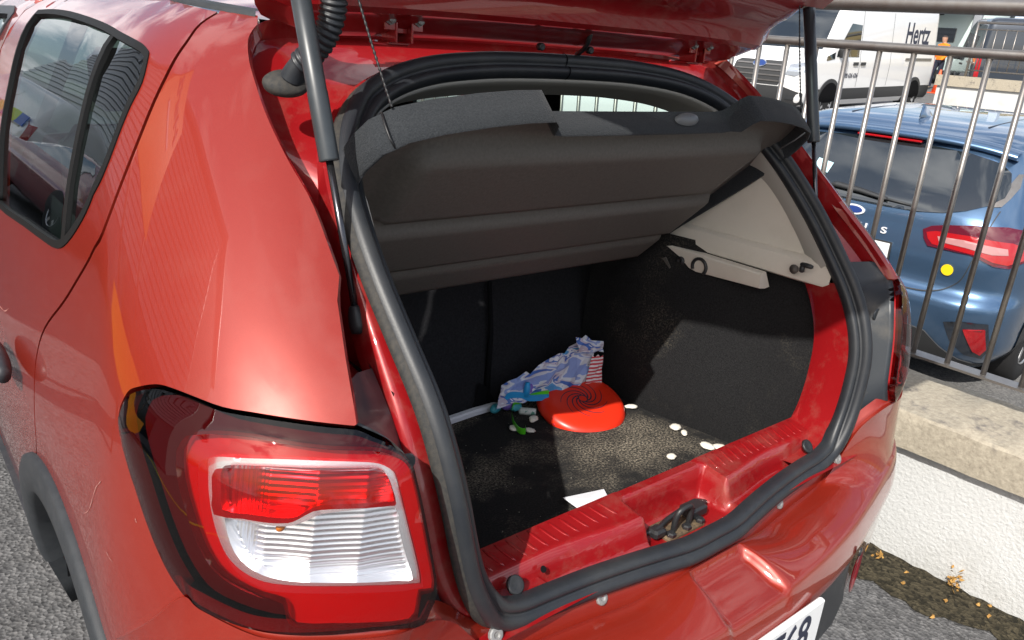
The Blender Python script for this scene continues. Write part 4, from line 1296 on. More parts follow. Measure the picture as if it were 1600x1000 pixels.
# torn packaging
def foil_mat():
    m = mat('packaging_print', (.62,.62,.72), .45, spec=.5)
    t_ = m.node_tree; b_ = t_.nodes["Principled BSDF"]; c_ = t_.nodes.new("ShaderNodeTexCoord")
    n_ = t_.nodes.new("ShaderNodeTexNoise"); n_.inputs["Scale"].default_value = 13; n_.inputs["Detail"].default_value = 2; n_.inputs["Distortion"].default_value = 1.2
    mp_ = t_.nodes.new("ShaderNodeMapping"); mp_.inputs["Scale"].default_value = (.7, 1, 2.2)
    t_.links.new(c_.outputs["Object"], mp_.inputs["Vector"]); t_.links.new(mp_.outputs["Vector"], n_.inputs["Vector"])
    r_ = t_.nodes.new("ShaderNodeValToRGB"); r_.color_ramp.interpolation = 'CONSTANT'
    el = r_.color_ramp.elements
    el[0].position = 0; el[0].color = (.24,.32,.62,1); el[1].position = .40; el[1].color = (.60,.63,.70,1)
    for p_, c2_ in ((.47,(.46,.42,.52,1)),(.51,(.04,.12,.44,1)),(.57,(.64,.67,.74,1)),(.64,(.08,.30,.62,1))):
        e_ = el.new(p_); e_.color = c2_
    t_.links.new(n_.outputs["Fac"], r_.inputs["Fac"]); t_.links.new(r_.outputs["Color"], b_.inputs["Base Color"])
foil_mat()
def crumple(name, quad, nu_, nv_, amp, m_, seed, label, cat, ragged=.1):
    rnd = random.Random(seed)
    A, B_, C_, D_ = [Vector(p) for p in quad]
    nn = (B_-A).cross(D_-A).normalized(); rows_ = []
    for i in range(nu_+1):
        u = i/nu_; row = []
        for j in range(nv_+1):
            v = j/nv_
            uu = u+(rnd.uniform(-ragged, ragged)*.5 if j in (0, nv_) else 0)*.5
            vv = v+(rnd.uniform(-ragged, ragged) if j in (0, nv_) else 0)
            p = A.lerp(B_, uu).lerp(D_.lerp(C_, uu), vv)
            row.append(p+nn*rnd.uniform(-amp, amp))
        rows_.append(row)
    f_ = MB(); f_.loft(rows_); o_ = f_.build(name, m_, None, smooth=False)
    o_.data.transform(Matrix.Translation(-A)); o_.location = A
    sol = o_.modifiers.new('thickness', 'SOLIDIFY'); sol.thickness = .0012
    return put(o_, label, cat)
crumple('torn_packaging', [(.085,.735,.640),(.375,.705,.655),(.392,.735,.772),(.100,.752,.682)], 12, 5, .0055, 'packaging_print', 4, 'torn lilac and white plastic packaging slumped behind the red disc', 'packaging', .12)
crumple('torn_flap', [(.325,.715,.745),(.405,.705,.735),(.408,.712,.762),(.318,.722,.783)], 5, 3, .004, 'packaging_print', 9, 'curled pale flap torn from the packaging top', 'packaging', .1)
m_ = mat('striped_card', (.55,.05,.06), .6); t_ = m_.node_tree; wv = t_.nodes.new("ShaderNodeTexWave"); wv.inputs["Scale"].default_value = 34; wv.bands_direction = 'Z'
c_ = t_.nodes.new("ShaderNodeTexCoord"); t_.links.new(c_.outputs["Object"], wv.inputs["Vector"])
r_ = t_.nodes.new("ShaderNodeValToRGB"); r_.color_ramp.interpolation = 'CONSTANT'; r_.color_ramp.elements[0].color = (.55,.04,.06,1); r_.color_ramp.elements[1].color = (.75,.72,.74,1); r_.color_ramp.elements[1].position = .5
t_.links.new(wv.outputs["Fac"], r_.inputs["Fac"]); t_.links.new(r_.outputs["Color"], t_.nodes["Principled BSDF"].inputs["Base Color"])
crumple('striped_wrapper', [(.345,.700,.640),(.398,.690,.640),(.405,.705,.722),(.372,.712,.728)], 4, 5, .003, 'striped_card', 12, 'red and white striped wrapper standing behind the red disc', 'wrapper', .05)
mat('red_card', (.50,.02,.03), .5)
f = MB(); f.box(-.035, .035, -.022, .022, 0, .006, .0015); o = f.build('red_card', 'red_card', None, smooth=False); o.location = (.228, .655, .602); o.rotation_euler.z = -.2; put(o, 'flat red card poking out under the red disc', 'card')
# coloured balloons or bits: small soft lumps
def lump(name, loc, sc_, m_, label, seed, cat='toy', rz=0, jit=.12):
    rnd = random.Random(seed); rows_ = []
    for i in range(1, 8):
        th = PI*i/8
        rows_.append([(sc_[0]*math.sin(th)*math.cos(a)*(1+jit*rnd.uniform(-1,1)), sc_[1]*math.sin(th)*math.sin(a)*(1+jit*rnd.uniform(-1,1)), sc_[2]*math.cos(th)) for a in [2*PI*k/12 for k in range(12)]])
    f_ = MB(); f_.loft(rows_, True, True); o_ = f_.build(name, m_, None); o_.location = loc; o_.rotation_euler.z = rz
    return put(o_, label, cat)
mat('sky_blue', (.02,.32,.70), .45); mat('teal', (.05,.34,.42), .5); mat('violet', (.22,.14,.52), .5); mat('green_band', (.10,.62,.02), .4); mat('shell_white', (.80,.76,.68), .7, var=(60,(.6,.52,.42),.55,.8))
lump('balloon', (.098,.762,.622), (.020,.012,.012), 'teal', 'limp teal balloon beside the white stick', 1, 'balloon', .4)
lump('balloon', (.128,.752,.628), (.017,.012,.014), 'violet', 'limp violet balloon under the blue strap', 2, 'balloon', -.3)
lump('balloon', (.188,.742,.662), (.020,.012,.018), 'violet', 'violet balloon stuffed against the torn packaging', 3, 'balloon', .6)
lump('balloon', (.150,.745,.622), (.020,.013,.013), 'teal', 'teal balloon between the green band and packaging', 4, 'balloon', .2)
f = MB(); pts = spline([(.108,.745,.655),(.122,.735,.664),(.150,.728,.660),(.165,.722,.652),(.19,.715,.648),(.225,.708,.646)], 6)
f.loft([[(p[0], p[1]+a_, p[2]+b_) for a_, b_ in ((-.002,-.008),(-.002,.008),(.002,.008),(.002,-.008))] for p in pts], True, True)
bs = f.build('blue_strap', 'sky_blue', None, smooth=False)
put(bs, 'bright blue strap with a stub end lying over the packaging', 'strap')
f = MB(); f.tube([(.163,.726,.655),(.168,.728,.675),(.170,.729,.690)], [.009,.0085,.006], 10); f.build('strap_stub', 'sky_blue', bs)
f = MB(); pts = spline([(.225,.708,.655),(.19,.722,.650),(.158,.735,.640),(.135,.738,.628),(.112,.712,.616),(.095,.680,.612),(.090,.655,.610),(.097,.642,.612),(.103,.650,.616)], 7)
f.loft([[(p[0]+a_*.6, p[1]+a_*.8, p[2]+b_) for a_, b_ in ((-.0018,-.006),(-.0018,.009),(.0018,.009),(.0018,-.006))] for p in pts], True, True)
put(f.build('green_band', 'green_band', None, smooth=False), 'bright green plastic band looped on the boot floor', 'band')
f = MB(); f.lathe([(.0005,-.022),(.009,-.022),(.0095,-.018),(.0095,.018),(.007,.021),(.0005,.022)], (0,0,0), 'x', 16); o = f.build('battery', mat('battery_white', (.6,.62,.6), .35, var=(60,(.10,.26,.20),.52,.56)), None); o.location = (.172,.724,.611); o.rotation_euler.z = 2.4
put(o, 'small silver and green cylinder under the green band', 'battery')
f = MB(); pts = [(-.16,.775,.612),(.05,.790,.612),(.118,.789,.613),(.135,.788,.613)]
f.loft([[(p[0], p[1]+a_*w_, p[2]+b_*w_) for a_, b_ in ((-.011,-.006),(-.011,.004),(-.006,.008),(.006,.008),(.011,.004),(.011,-.006))] for p, w_ in zip(pts, (1,1,.95,.5))], True, True)
put(autosmooth(f.build('white_stick', 'white_plastic', None)), 'flat white plastic stick along the foot of the seat', 'stick')
pb_spots = [(.164,.690,.015,'oval white pebble beside the green band end'),(.091,.680,.011,'small white pebble touching the green band loop'),(.120,.651,.010,'chipped white shell bit on the dusty boot floor'),(.436,.612,.012,'white pebble right against the red disc edge'),(.446,.470,.015,'larger white pebble by the boot side, first of a pair'),(.445,.440,.011,'smaller white pebble by the boot side, second of a pair'),(.439,.364,.015,'long white pebble behind the red sill lip'),(.463,.345,.012,'white pebble tight behind the red sill lip, beside a longer one'),(.322,.378,.013,'waisted white shell piece alone on the dusty carpet')]
for i, (x, y, r, lab) in enumerate(pb_spots):
    lump('pebble', (x, y, .602+r*.38), (r*(1.05+.14*(i % 4)), r*(.70+.09*(i*2 % 5)), r*.42), 'shell_white', lab, 40+i, 'pebble', .5+i*.7, .22)['group'] = 'white pebbles scattered on the boot floor'
f = MB(); f.add([(0,0,0),(.07,-.004,.006),(.085,.03,.012),(-.01,.055,.010),(.03,.022,.012)], [(0,1,4),(1,2,4),(2,3,4),(3,0,4)])
o = f.build('paper_scrap', 'white_plastic', None, smooth=False); o.location = (-.010,.325,.603); put(o, 'white paper scrap poking out behind the red sill', 'paper')

# ================================================================== other vehicles
class Body:
    """closed car body from horizontal sections: (z, tail y, nose y, half width)"""
    def __init__(self, lv, rc=.35, ex=2.6):
        self.lv = lv; self.rc = rc; self.ex = ex
        self.yr = pchip([(a, b) for a, b, c, d in lv]); self.yf = pchip([(a, c) for a, b, c, d in lv]); self.w = pchip([(a, d) for a, b, c, d in lv])
    def _rc(self, z): return min(self.rc, .92*self.w(z), .45*(self.yf(z)-self.yr(z)))
    def half(self, y, z):
        w = self.w(z); rc = self._rc(z)
        t_ = max((self.yr(z)+rc-y)/rc, (y-self.yf(z)+rc)/rc, 0); t_ = min(t_, 1)
        return w-rc+rc*(1-t_**self.ex)**(1/self.ex)
    def tail(self, x, z):
        w = self.w(z); rc = self._rc(z); t_ = min(1, max(0, (abs(x)-(w-rc))/rc))
        return self.yr(z)+rc-rc*(1-t_**self.ex)**(1/self.ex)
    def nose(self, x, z):
        w = self.w(z); rc = self._rc(z); t_ = min(1, max(0, (abs(x)-(w-rc))/rc))
        return self.yf(z)-rc+rc*(1-t_**self.ex)**(1/self.ex)
    def shell(self, nz=40, seg=14):
        rows_ = []
        z0, z1 = self.lv[0][0], self.lv[-1][0]
        zs = sorted(set([z0+(z1-z0)*i/nz for i in range(nz+1)]+[l[0] for l in self.lv]))
        for z in zs:
            w = self.w(z); rc = self._rc(z); a, b_ = self.yr(z), self.yf(z); ring = []
            cor = [(cx, cy, a0) for cx, cy, a0 in ((w-rc, a+rc, -90), (w-rc, b_-rc, 0), (-(w-rc), b_-rc, 90), (-(w-rc), a+rc, 180))]
            for cx, cy, a0 in cor:
                for k in range(seg+1):
                    an = math.radians(a0+90*k/seg); c_, s_ = math.cos(an), math.sin(an); e = 2/self.ex
                    ring.append((cx+rc*math.copysign(abs(c_)**e, c_), cy+rc*math.copysign(abs(s_)**e, s_), z))
            rows_.append(ring)
        f_ = MB(); f_.loft(rows_, True, True); return f_
    def rear(self, name, outl_, m_, par, off=.004, **kw):
        return patch(name, lambda x, z: Vector((x, self.tail(x, z), z)), outl_, m_, par, nfn=lambda x, z: self._n('r', x, z), off=off, **kw)
    def front(self, name, outl_, m_, par, off=.004, **kw):
        return patch(name, lambda x, z: Vector((x, self.nose(x, z), z)), outl_, m_, par, nfn=lambda x, z: self._n('f', x, z), off=off, **kw)
    def side(self, name, outl_, m_, par, sgn, off=.004, **kw):
        return patch(name, lambda y, z: Vector((sgn*self.half(y, z), y, z)), outl_, m_, par, nfn=lambda y, z: self._n('s', y, z, sgn), off=off, **kw)
    def _n(self, k, u, z, sgn=1):
        h_ = .01
        if k == 's':
            dy = (self.half(u+h_, z)-self.half(u-h_, z))/(2*h_); dz = (self.half(u, z+h_)-self.half(u, z-h_))/(2*h_)
            return Vector((sgn, -dy, -dz)).normalized()
        fn = self.tail if k == 'r' else self.nose
        dx = (fn(u+h_, z)-fn(u-h_, z))/(2*h_); dz = (fn(u, z+h_)-fn(u, z-h_))/(2*h_)
        s_ = -1 if k == 'r' else 1
        return Vector((-s_*dx, s_, -s_*dz)).normalized()

def pose(root, x, y, z, yaw_deg):
    a = math.radians(yaw_deg)
    hd = Vector((math.sin(a), math.cos(a), 0)); hd = (hd-UP*hd.dot(UP)).normalized(); rt_ = hd.cross(UP)
    root.matrix_world = Matrix(((rt_.x, hd.x, UP.x, x), (rt_.y, hd.y, UP.y, y), (rt_.z, hd.z, UP.z, z), (0, 0, 0, 1)))

def wheel_at(par, x, y, r, sgn, rim_m='alloy', spokes=5, wd=.2):
    f_ = MB(); f_.lathe([(r*.62, 0), (r*.70, .012), (r*.93, .012), (r, -.02), (r, -wd+.02), (r*.9, -wd), (r*.6, -wd)], (0, 0, 0), 'x', 32)
    f_.v = [(v[0]*sgn+x, v[1]+y, v[2]+r) for v in f_.v]
    w_ = f_.build('wheel', 'tyre', par)
    f_ = MB(); f_.lathe([(.001, -.01), (r*.14, -.008), (r*.16, -.03), (r*.55, -.045), (r*.62, .006), (r*.64, .008), (r*.64, -.05)], (0, 0, 0), 'x', 32)
    f_.v = [(v[0]*sgn+x, v[1]+y, v[2]+r) for v in f_.v]
    f_.build('rim', rim_m, w_)
    for k in range(spokes):
        a = 2*PI*k/spokes+.3
        f_ = MB(); c_, s_ = math.cos(a), math.sin(a)
        q_ = lambda rr, tt, xx: (x+sgn*xx, y+rr*c_-tt*s_, r+rr*s_+tt*c_)
        f_.loft([[q_(r*.10, -.03, -.004), q_(r*.10, .03, -.004), q_(r*.10, .03, -.03), q_(r*.10, -.03, -.03)], [q_(r*.6, -.022, .004), q_(r*.6, .022, .004), q_(r*.6, .022, -.03), q_(r*.6, -.022, -.03)]], True, True)
        f_.build('spoke', rim_m, w_, smooth=False)
    return w_
def arc_pts(y, z, r, n=18, a0=0, a1=180): return [(y+r*math.cos(math.radians(a0+(a1-a0)*i/n)), z+r*math.sin(math.radians(a0+(a1-a0)*i/n))) for i in range(n+1)]

mat('privacy_glass', (.012,.016,.018), .03, spec=.6, coat=1.0).node_tree.nodes['Principled BSDF'].inputs['Coat IOR'].default_value = 1.9
mat('tail_red', (.36,.008,.012), .15, coat=1.0); mat('tail_dark', (.10,.008,.020), .10, coat=1.0); mat('tail_clear', (.40,.20,.20), .15, coat=1.0)
mat('badge_silver', (.62,.63,.65), .3, coat=.6)
mat('cladding_black', (.035,.036,.038), .6)
mat('sticker_yellow', (.85,.60,.01), .5); mat('tax_disc', (.45,.68,.75), .5)
mat('headlamp', (.55,.58,.62), .12, metal=.6, coat=1.0)

# ---- blue hatchback beyond the railing
foc = empty('blue_hatchback'); pose(foc, 3.324, 1.585, -.261, 85.0)
tag(foc, 'metallic blue hatchback parked behind the steel railing, seen from the rear', 'car')
FB = Body([(.18,.16,4.15,.80),(.30,.08,4.30,.885),(.42,.015,4.36,.90),(.52,-.018,4.37,.908),(.58,-.026,4.37,.910),(.61,-.014,4.37,.912),(.645,.020,4.36,.912),(.68,.034,4.35,.912),(.74,.028,4.30,.912),(.81,.020,4.24,.912),(.88,.030,4.1,.908),(.95,.045,3.75,.895),(1.0,.055,3.28,.875),(1.04,.072,3.15,.85),(1.10,.115,3.05,.825),(1.2,.205,2.85,.785),(1.3,.30,2.66,.742),(1.36,.36,2.52,.71),(1.395,.41,2.42,.685),(1.425,.50,2.30,.645),(1.445,.62,2.18,.59),(1.458,.80,2.0,.50),(1.466,1.05,1.85,.36)], .36, 2.5)
fbody = FB.shell().build('body', 'blue_paint', foc)
gl_ = [(0,1.022),(.15,1.022),(.323,1.026),(.46,1.044),(.56,1.072),(.64,1.108),(.688,1.15),(.688,1.20),(.660,1.262),(.60,1.305),(.45,1.335),(.25,1.347),(0,1.350)]
gl_f = gl_+[(-x, z) for x, z in reversed(gl_[1:-1])]
rg = FB.rear('rear_window', gl_f, 'privacy_glass', foc, off=.006, rim=.012, step=.04)
for x in (-.30, .30):                                    # seats showing through the rear window as dark shapes
    pass
sp_ = MB(); rows = []
for i in range(25):
    x = -.66+1.32*i/24; a = abs(x)/.66
    y0 = .315+.05*a**2; z0 = 1.392-.050*a**3
    rows.append([(x, y0+.10, z0+.030), (x, y0+.03, z0+.024), (x, y0-.005, z0+.006), (x, y0, z0-.012), (x, y0+.05, z0-.020), (x, y0+.11, z0-.012)])
sp_.loft(rows).build('roof_spoiler', 'blue_paint', foc)
bl_ = MB(); bl_.box(-.185, .185, .318, .36, 1.358, 1.371, .004); bl_.build('high_brake_light', 'tail_red', foc, smooth=False)
# hatch shut line, spoiler seam
def strip_rear(name, pts, wd, m_, par, off=.0055):
    f_ = MB(); rows_ = []
    P_ = spline([(x, z, 0) for x, z in pts], 8)
    for i, p in enumerate(P_):
        a = Vector(P_[max(i-1, 0)]); b_ = Vector(P_[min(i+1, len(P_)-1)]); d_ = (b_-a).normalized(); n_ = Vector((-d_.y, d_.x, 0))
        row = []
        for k in (-1, 1):
            x, z = p[0]+n_.x*wd*k/2, p[1]+n_.y*wd*k/2
            row.append(Vector((x, FB.tail(x, z), z))+FB._n('r', x, z)*off)
        rows_.append(row)
    return f_.loft(rows_).build(name, m_, par)
strip_rear('hatch_shut_line', [(-.70,1.09),(-.66,.80),(-.612,.69),(-.50,.628),(-.25,.618),(0,.616),(.25,.618),(.50,.628),(.612,.69),(.66,.80),(.70,1.09)], .005, 'far_black', foc)
for sgn in (-1, 1):
    LO = [(.392,.945),(.43,.972),(.50,.990),(.634,1.012),(.76,1.02),(.84,1.005),(.872,.95),(.870,.86),(.82,.822),(.76,.826),(.70,.850),(.646,.866),(.44,.866),(.41,.90)]
    lo = [(sgn*x, z) for x, z in LO]
    lp = FB.rear('tail_lamp', lo, 'tail_dark', foc, off=.010, rim=.012, step=.025)
    red = [(sgn*x, z) for x, z in [(.415,.935),(.46,.950),(.62,.958),(.80,.948),(.858,.925),(.858,.865),(.81,.838),(.75,.846),(.69,.868),(.46,.880),(.43,.905)]]
    FB.rear('red_lens', red, 'tail_red', lp, off=.013, step=.025)
    clr = [(sgn*x, z) for x, z in [(.475,.925),(.60,.932),(.79,.918),(.80,.888),(.74,.882),(.62,.896),(.49,.900)]]
    FB.rear('clear_lens', clr, 'tail_clear', lp, off=.016, step=.025)
    rl_ = [(sgn*x, z) for x, z in [(.715,.470),(.805,.485),(.818,.36),(.795,.315),(.765,.34)]]
    FB.rear('pocket', [(sgn*x, z) for x, z in [(.62,.49),(.70,.515),(.815,.52),(.835,.36),(.80,.28),(.73,.30),(.66,.38)]], 'dark_paint', foc, off=.003, step=.04)
    FB.rear('reflector', rl_, 'tail_red', foc, off=.010, rim=.008, step=.03)
    # side windows and wheels
    FB.side('side_window', [(.62,1.06),(.66,1.18),(.82,1.30),(1.10,1.365),(1.70,1.385),(2.10,1.37),(2.75,1.06),(1.6,1.035)], 'privacy_glass', foc, sgn, off=.005, rim=.01, step=.06)
    FB.side('arch', arc_pts(.79, .33, .385)+[(.45,.22),(1.13,.22)], 'far_black', foc, sgn, off=.006, step=.05)
    wheel_at(foc, sgn*.885, .79, .325, sgn)
    FB.side('arch', arc_pts(3.49, .33, .385)+[(3.15,.22),(3.83,.22)], 'far_black', foc, sgn, off=.006, step=.06)
    wheel_at(foc, sgn*.885, 3.49, .325, sgn)
    FB.side('door_shut_line', [(1.30,.30),(1.306,.30),(1.206,1.0),(1.20,1.0)], 'far_black', foc, sgn, off=.004, step=.06)
FB.rear('pillar_trim', [(.688,1.262),(.705,1.262),(.722,1.20),(.712,1.15),(.695,1.11),(.660,1.105)], 'steel', foc, off=.004, step=.03)
dif = [(-.80,.22),(-.70,.26),(-.61,.325),(-.53,.405),(-.42,.418),(.42,.418),(.53,.405),(.61,.325),(.70,.26),(.80,.22),(.5,.185),(-.5,.185)]
FB.rear('diffuser', dif, 'cladding_black', foc, off=.008, rim=.02, step=.05)
FB.rear('number_plate', [(-.26,.726),(.26,.726),(.26,.842),(-.26,.842)], 'far_black', foc, off=.012, rim=.012, step=.06)
pln = FB.rear('plate_face', [(-.252,.734),(.252,.734),(.252,.834),(-.252,.834)], 'plate_white', foc, off=.016, step=.06)
text_mesh('plate_characters', '57', .098, .0005, 'ink', foc, Matrix.Translation((.135, FB.tail(0,.78)-.0215, .782)) @ Matrix.Rotation(math.radians(90), 4, 'X'), squeeze=.9)
text_mesh('plate_small_text', 'TH', .018, .0005, 'ink', foc, Matrix.Translation((.10, FB.tail(0,.826)-.0175, .826)) @ Matrix.Rotation(math.radians(84), 4, 'X'))
for ch, x in zip('FOCUS', (-.24,-.12,0,.075,.195)):
    if ch in 'US':
        text_mesh('badge_letter', ch, .050, .003, 'badge_silver', foc, Matrix.Translation((x, FB.tail(x,.895)-.005, .895)) @ Matrix.Rotation(math.radians(82), 4, 'X'), bold=.001, squeeze=1.5)
def oval(body, name, cx, cz, a, b_, m_, par, off, where='rear'):
    return getattr(body, where)(name, [(cx+a*math.cos(2*PI*k/28), cz+b_*math.sin(2*PI*k/28)) for k in range(28)], m_, par, off=off, step=.03, rim=.006)
bdg = oval(FB, 'badge', 0, .975, .064, .028, 'badge_silver', foc, .008)
oval(FB, 'badge_field', 0, .975, .050, .019, mat('badge_blue', (.02,.05,.20), .2, coat=1), foc, .010)
oval(FB, 'round_sticker', .565, .764, .030, .030, 'sticker_yellow', foc, .008)
FB.rear('tax_sticker', [(-.335,1.145),(-.235,1.130),(-.230,1.185),(-.33,1.20)], 'tax_disc', rg, off=.010, step=.05)
wp = MB(); wp.loft([[ (x, FB.tail(x, z)+dy, z+dz) for dy, dz in ((-.012,-w_),(-.035,-w_*.6),(-.040,w_*.5),(-.014,w_))] for x, z, w_ in ((-.17,1.085,.014),(-.14,1.088,.018),(.0,1.080,.016),(.13,1.066,.012),(.16,1.064,.008))], True, True)
wpo = wp.build('wiper_arm', 'far_black', foc)
wp = MB(); wp.tube([(.10, FB.tail(.1,1.07)-.02, 1.066),(.30, FB.tail(.3,1.055)-.012, 1.054)], .007, 6); wp.build('wiper_blade', 'far_black', foc)
an = MB(); rows = []
for t_, h_, w_ in ((0,.0,.03),(.06,.035,.022),(.12,.062,.012),(.165,.075,.005)):
    rows.append([(-w_, .92-t_, 1.458), (-w_*.5, .92-t_*1.02, 1.458+h_), (w_*.5, .92-t_*1.02, 1.458+h_), (w_, .92-t_, 1.458)])
rows.append([(-.002,.735,1.456),(-.001,.74,1.50),(.001,.74,1.50),(.002,.735,1.456)])
an.loft(rows).build('shark_fin_antenna', 'blue_paint', foc)
for x in (-.40, .40):
    rb_ = MB(); rb_.tube([(x, .70, 1.452), (x*1.0, 1.1, 1.464), (x*.98, 1.8, 1.462), (x*.97, 2.1, 1.448)], .006, 6, True, .5); rb_.build('roof_groove', 'dark_paint', foc)

# ---- vans
def make_van(name, label, L, paintm, lettering, x, y, z, yaw, group=None, mir_windows=False):
    root = empty(name)
    VB = Body([(.30,-L+.02,-.06,.93),(.40,-L,-.01,.98),(.60,-L,.02,1.0),(.85,-L,.02,1.01),(1.00,-L,-.02,1.01),(1.10,-L,-.12,1.01),(1.20,-L+.005,-.42,1.0),(1.28,-L+.01,-.78,.99),(1.40,-L+.015,-.90,.975),(1.75,-L+.03,-1.20,.94),(2.05,-L+.05,-1.46,.91),(2.20,-L+.06,-1.62,.89),(2.35,-L+.09,-1.85,.86),(2.45,-L+.16,-2.1,.80),(2.50,-L+.3,-2.4,.70)], .22, 2.8)
    VB.shell(30, 8).build('body', paintm, root)
    VB.front('windscreen', [(-.80,1.34),(.80,1.34),(.74,1.75),(.68,2.12),(-.68,2.12),(-.74,1.75)], 'privacy_glass', root, off=.006, step=.12)
    VB.front('grille', [(-.48,.66),(.48,.66),(.56,.80),(.54,1.04),(.46,1.09),(-.46,1.09),(-.54,1.04),(-.56,.80)], 'cladding_black', root, off=.010, step=.08)
    for k in range(4):
        VB.front('grille_bar', [(-.50,.72+.095*k),(.50,.72+.095*k),(.50,.745+.095*k),(-.50,.745+.095*k)], 'steel', root, off=.022, rim=.01, step=.12)
    oval(VB, 'badge', 0, 1.02, .15, .06, 'chrome', root, .030, 'front'); oval(VB, 'badge_field', 0, 1.02, .13, .048, 'badge_blue', root, .034, 'front')
    VB.front('front_bumper', [(-.95,.30),(.95,.30),(.97,.55),(.60,.64),(-.60,.64),(-.97,.55)], 'cladding_black', root, off=.012, rim=.02, step=.1)
    for s_ in (-1, 1):
        VB.front('headlamp', [(s_*a, b_) for a, b_ in ((.60,.86),(.80,.84),(.95,.90),(1.0,1.06),(.86,1.10),(.64,1.05))], 'headlamp', root, off=.008, rim=.01, step=.05)
        VB.front('fog_recess', [(s_*a, b_) for a, b_ in ((.66,.42),(.85,.42),(.85,.50),(.66,.50))], 'far_black', root, off=.016, step=.06)
        VB.side('side_cladding', [(-L+.05,.34),(-L+.05,.62),(-.3,.62),(-.3,.34)], 'cladding_black', root, s_, off=.008, step=.12)
        VB.side('lower_sill', [(-L+1.5,.30),(-L+1.5,.40),(-1.5,.40),(-1.5,.30)], paintm, root, s_, off=.014, step=.12)
        for yc in (-1.02, -L+1.05):
            VB.side('wheel_arch', arc_pts(yc, .35, .46)+[(yc-.44,.31),(yc+.44,.31)], 'cladding_black', root, s_, off=.020, rim=.03, step=.06)
            VB.side('arch_gap', arc_pts(yc, .35, .39)+[(yc-.38,.31),(yc+.38,.31)], 'black_void', root, s_, off=.024, step=.06)
            wheel_at(root, s_*.985, yc, .345, s_, 'alloy', 8, .22)
        sw_ = VB.side('cab_window', [(-2.02,1.22),(-2.05,1.82),(-1.62,1.84),(-1.12,1.30),(-1.10,1.22)], 'privacy_glass', root, s_, off=.008, rim=.012, step=.1)
        VB.side('front_quarter_window', [(-1.02,1.18),(-1.04,1.30),(-.72,1.22),(-.70,1.14)], 'privacy_glass', root, s_, off=.008, step=.08)
        mb_ = MB(); mb_.box(s_*1.06-.10, s_*1.06+.10, -1.28, -1.18, 1.20, 1.52, .03); mb_.build('mirror', 'cladding_black', root)
        for yy in (-1.92, -2.24):
            VB.side('door_handle', [(yy-.10,1.06),(yy+.10,1.06),(yy+.10,1.12),(yy-.10,1.12)], 'cladding_black', root, s_, off=.02, rim=.02, step=.06)
        for yy in (-2.10, -3.50):
            VB.side('door_shut_line', [(yy-.006,.64),(yy+.006,.64),(yy+.006,2.1),(yy-.006,2.1)], 'far_black', root, s_, off=.003, step=.1)
        VB.side('slide_rail', [(-L+.35,1.16),(-L+1.75,1.16),(-L+1.75,1.21),(-L+.35,1.21)], 'steel', root, s_, off=.016, rim=.02, step=.12)
        VB.rear('tail_lamp', [(s_*a, b_) for a, b_ in ((.86,.80),(.97,.80),(.97,1.45),(.86,1.45))], 'tail_red', root, off=.01, rim=.01, step=.08)
        if lettering:
            yc = -L+1.25
            Mx = Matrix.Translation((s_*(VB.half(yc, 1.72)+.006), yc, 1.70)) @ Matrix.Rotation(s_*PI/2, 4, 'Z') @ Matrix.Rotation(PI/2-.10, 4, 'X')
            text_mesh('lettering', 'Hertz', .62, .002, 'ink', root, Mx, shear=.18, bold=.010, squeeze=.86)
            VB.side('lettering_bar', [(yc-.62,1.36),(yc+.55,1.36),(yc+.55,1.40),(yc-.62,1.40)], 'sticker_yellow', root, s_, off=.006, step=.1)
            Mx = Matrix.Translation((s_*(VB.half(-1.75, .84)+.008), -1.75, .86)) @ Matrix.Rotation(s_*PI/2, 4, 'Z') @ Matrix.Rotation(PI/2, 4, 'X')
            text_mesh('phone_number', '1800 626 626', .12, .002, 'ink', root, Mx)
    pose(root, x, y, z, yaw)
    tag(root, label, 'van', group)
    return root
make_van('white_van', 'long white panel van with dark Hertz lettering parked beyond the blue car', 6.0, 'white_paint', True, 12.85, 8.85, .36, -93)

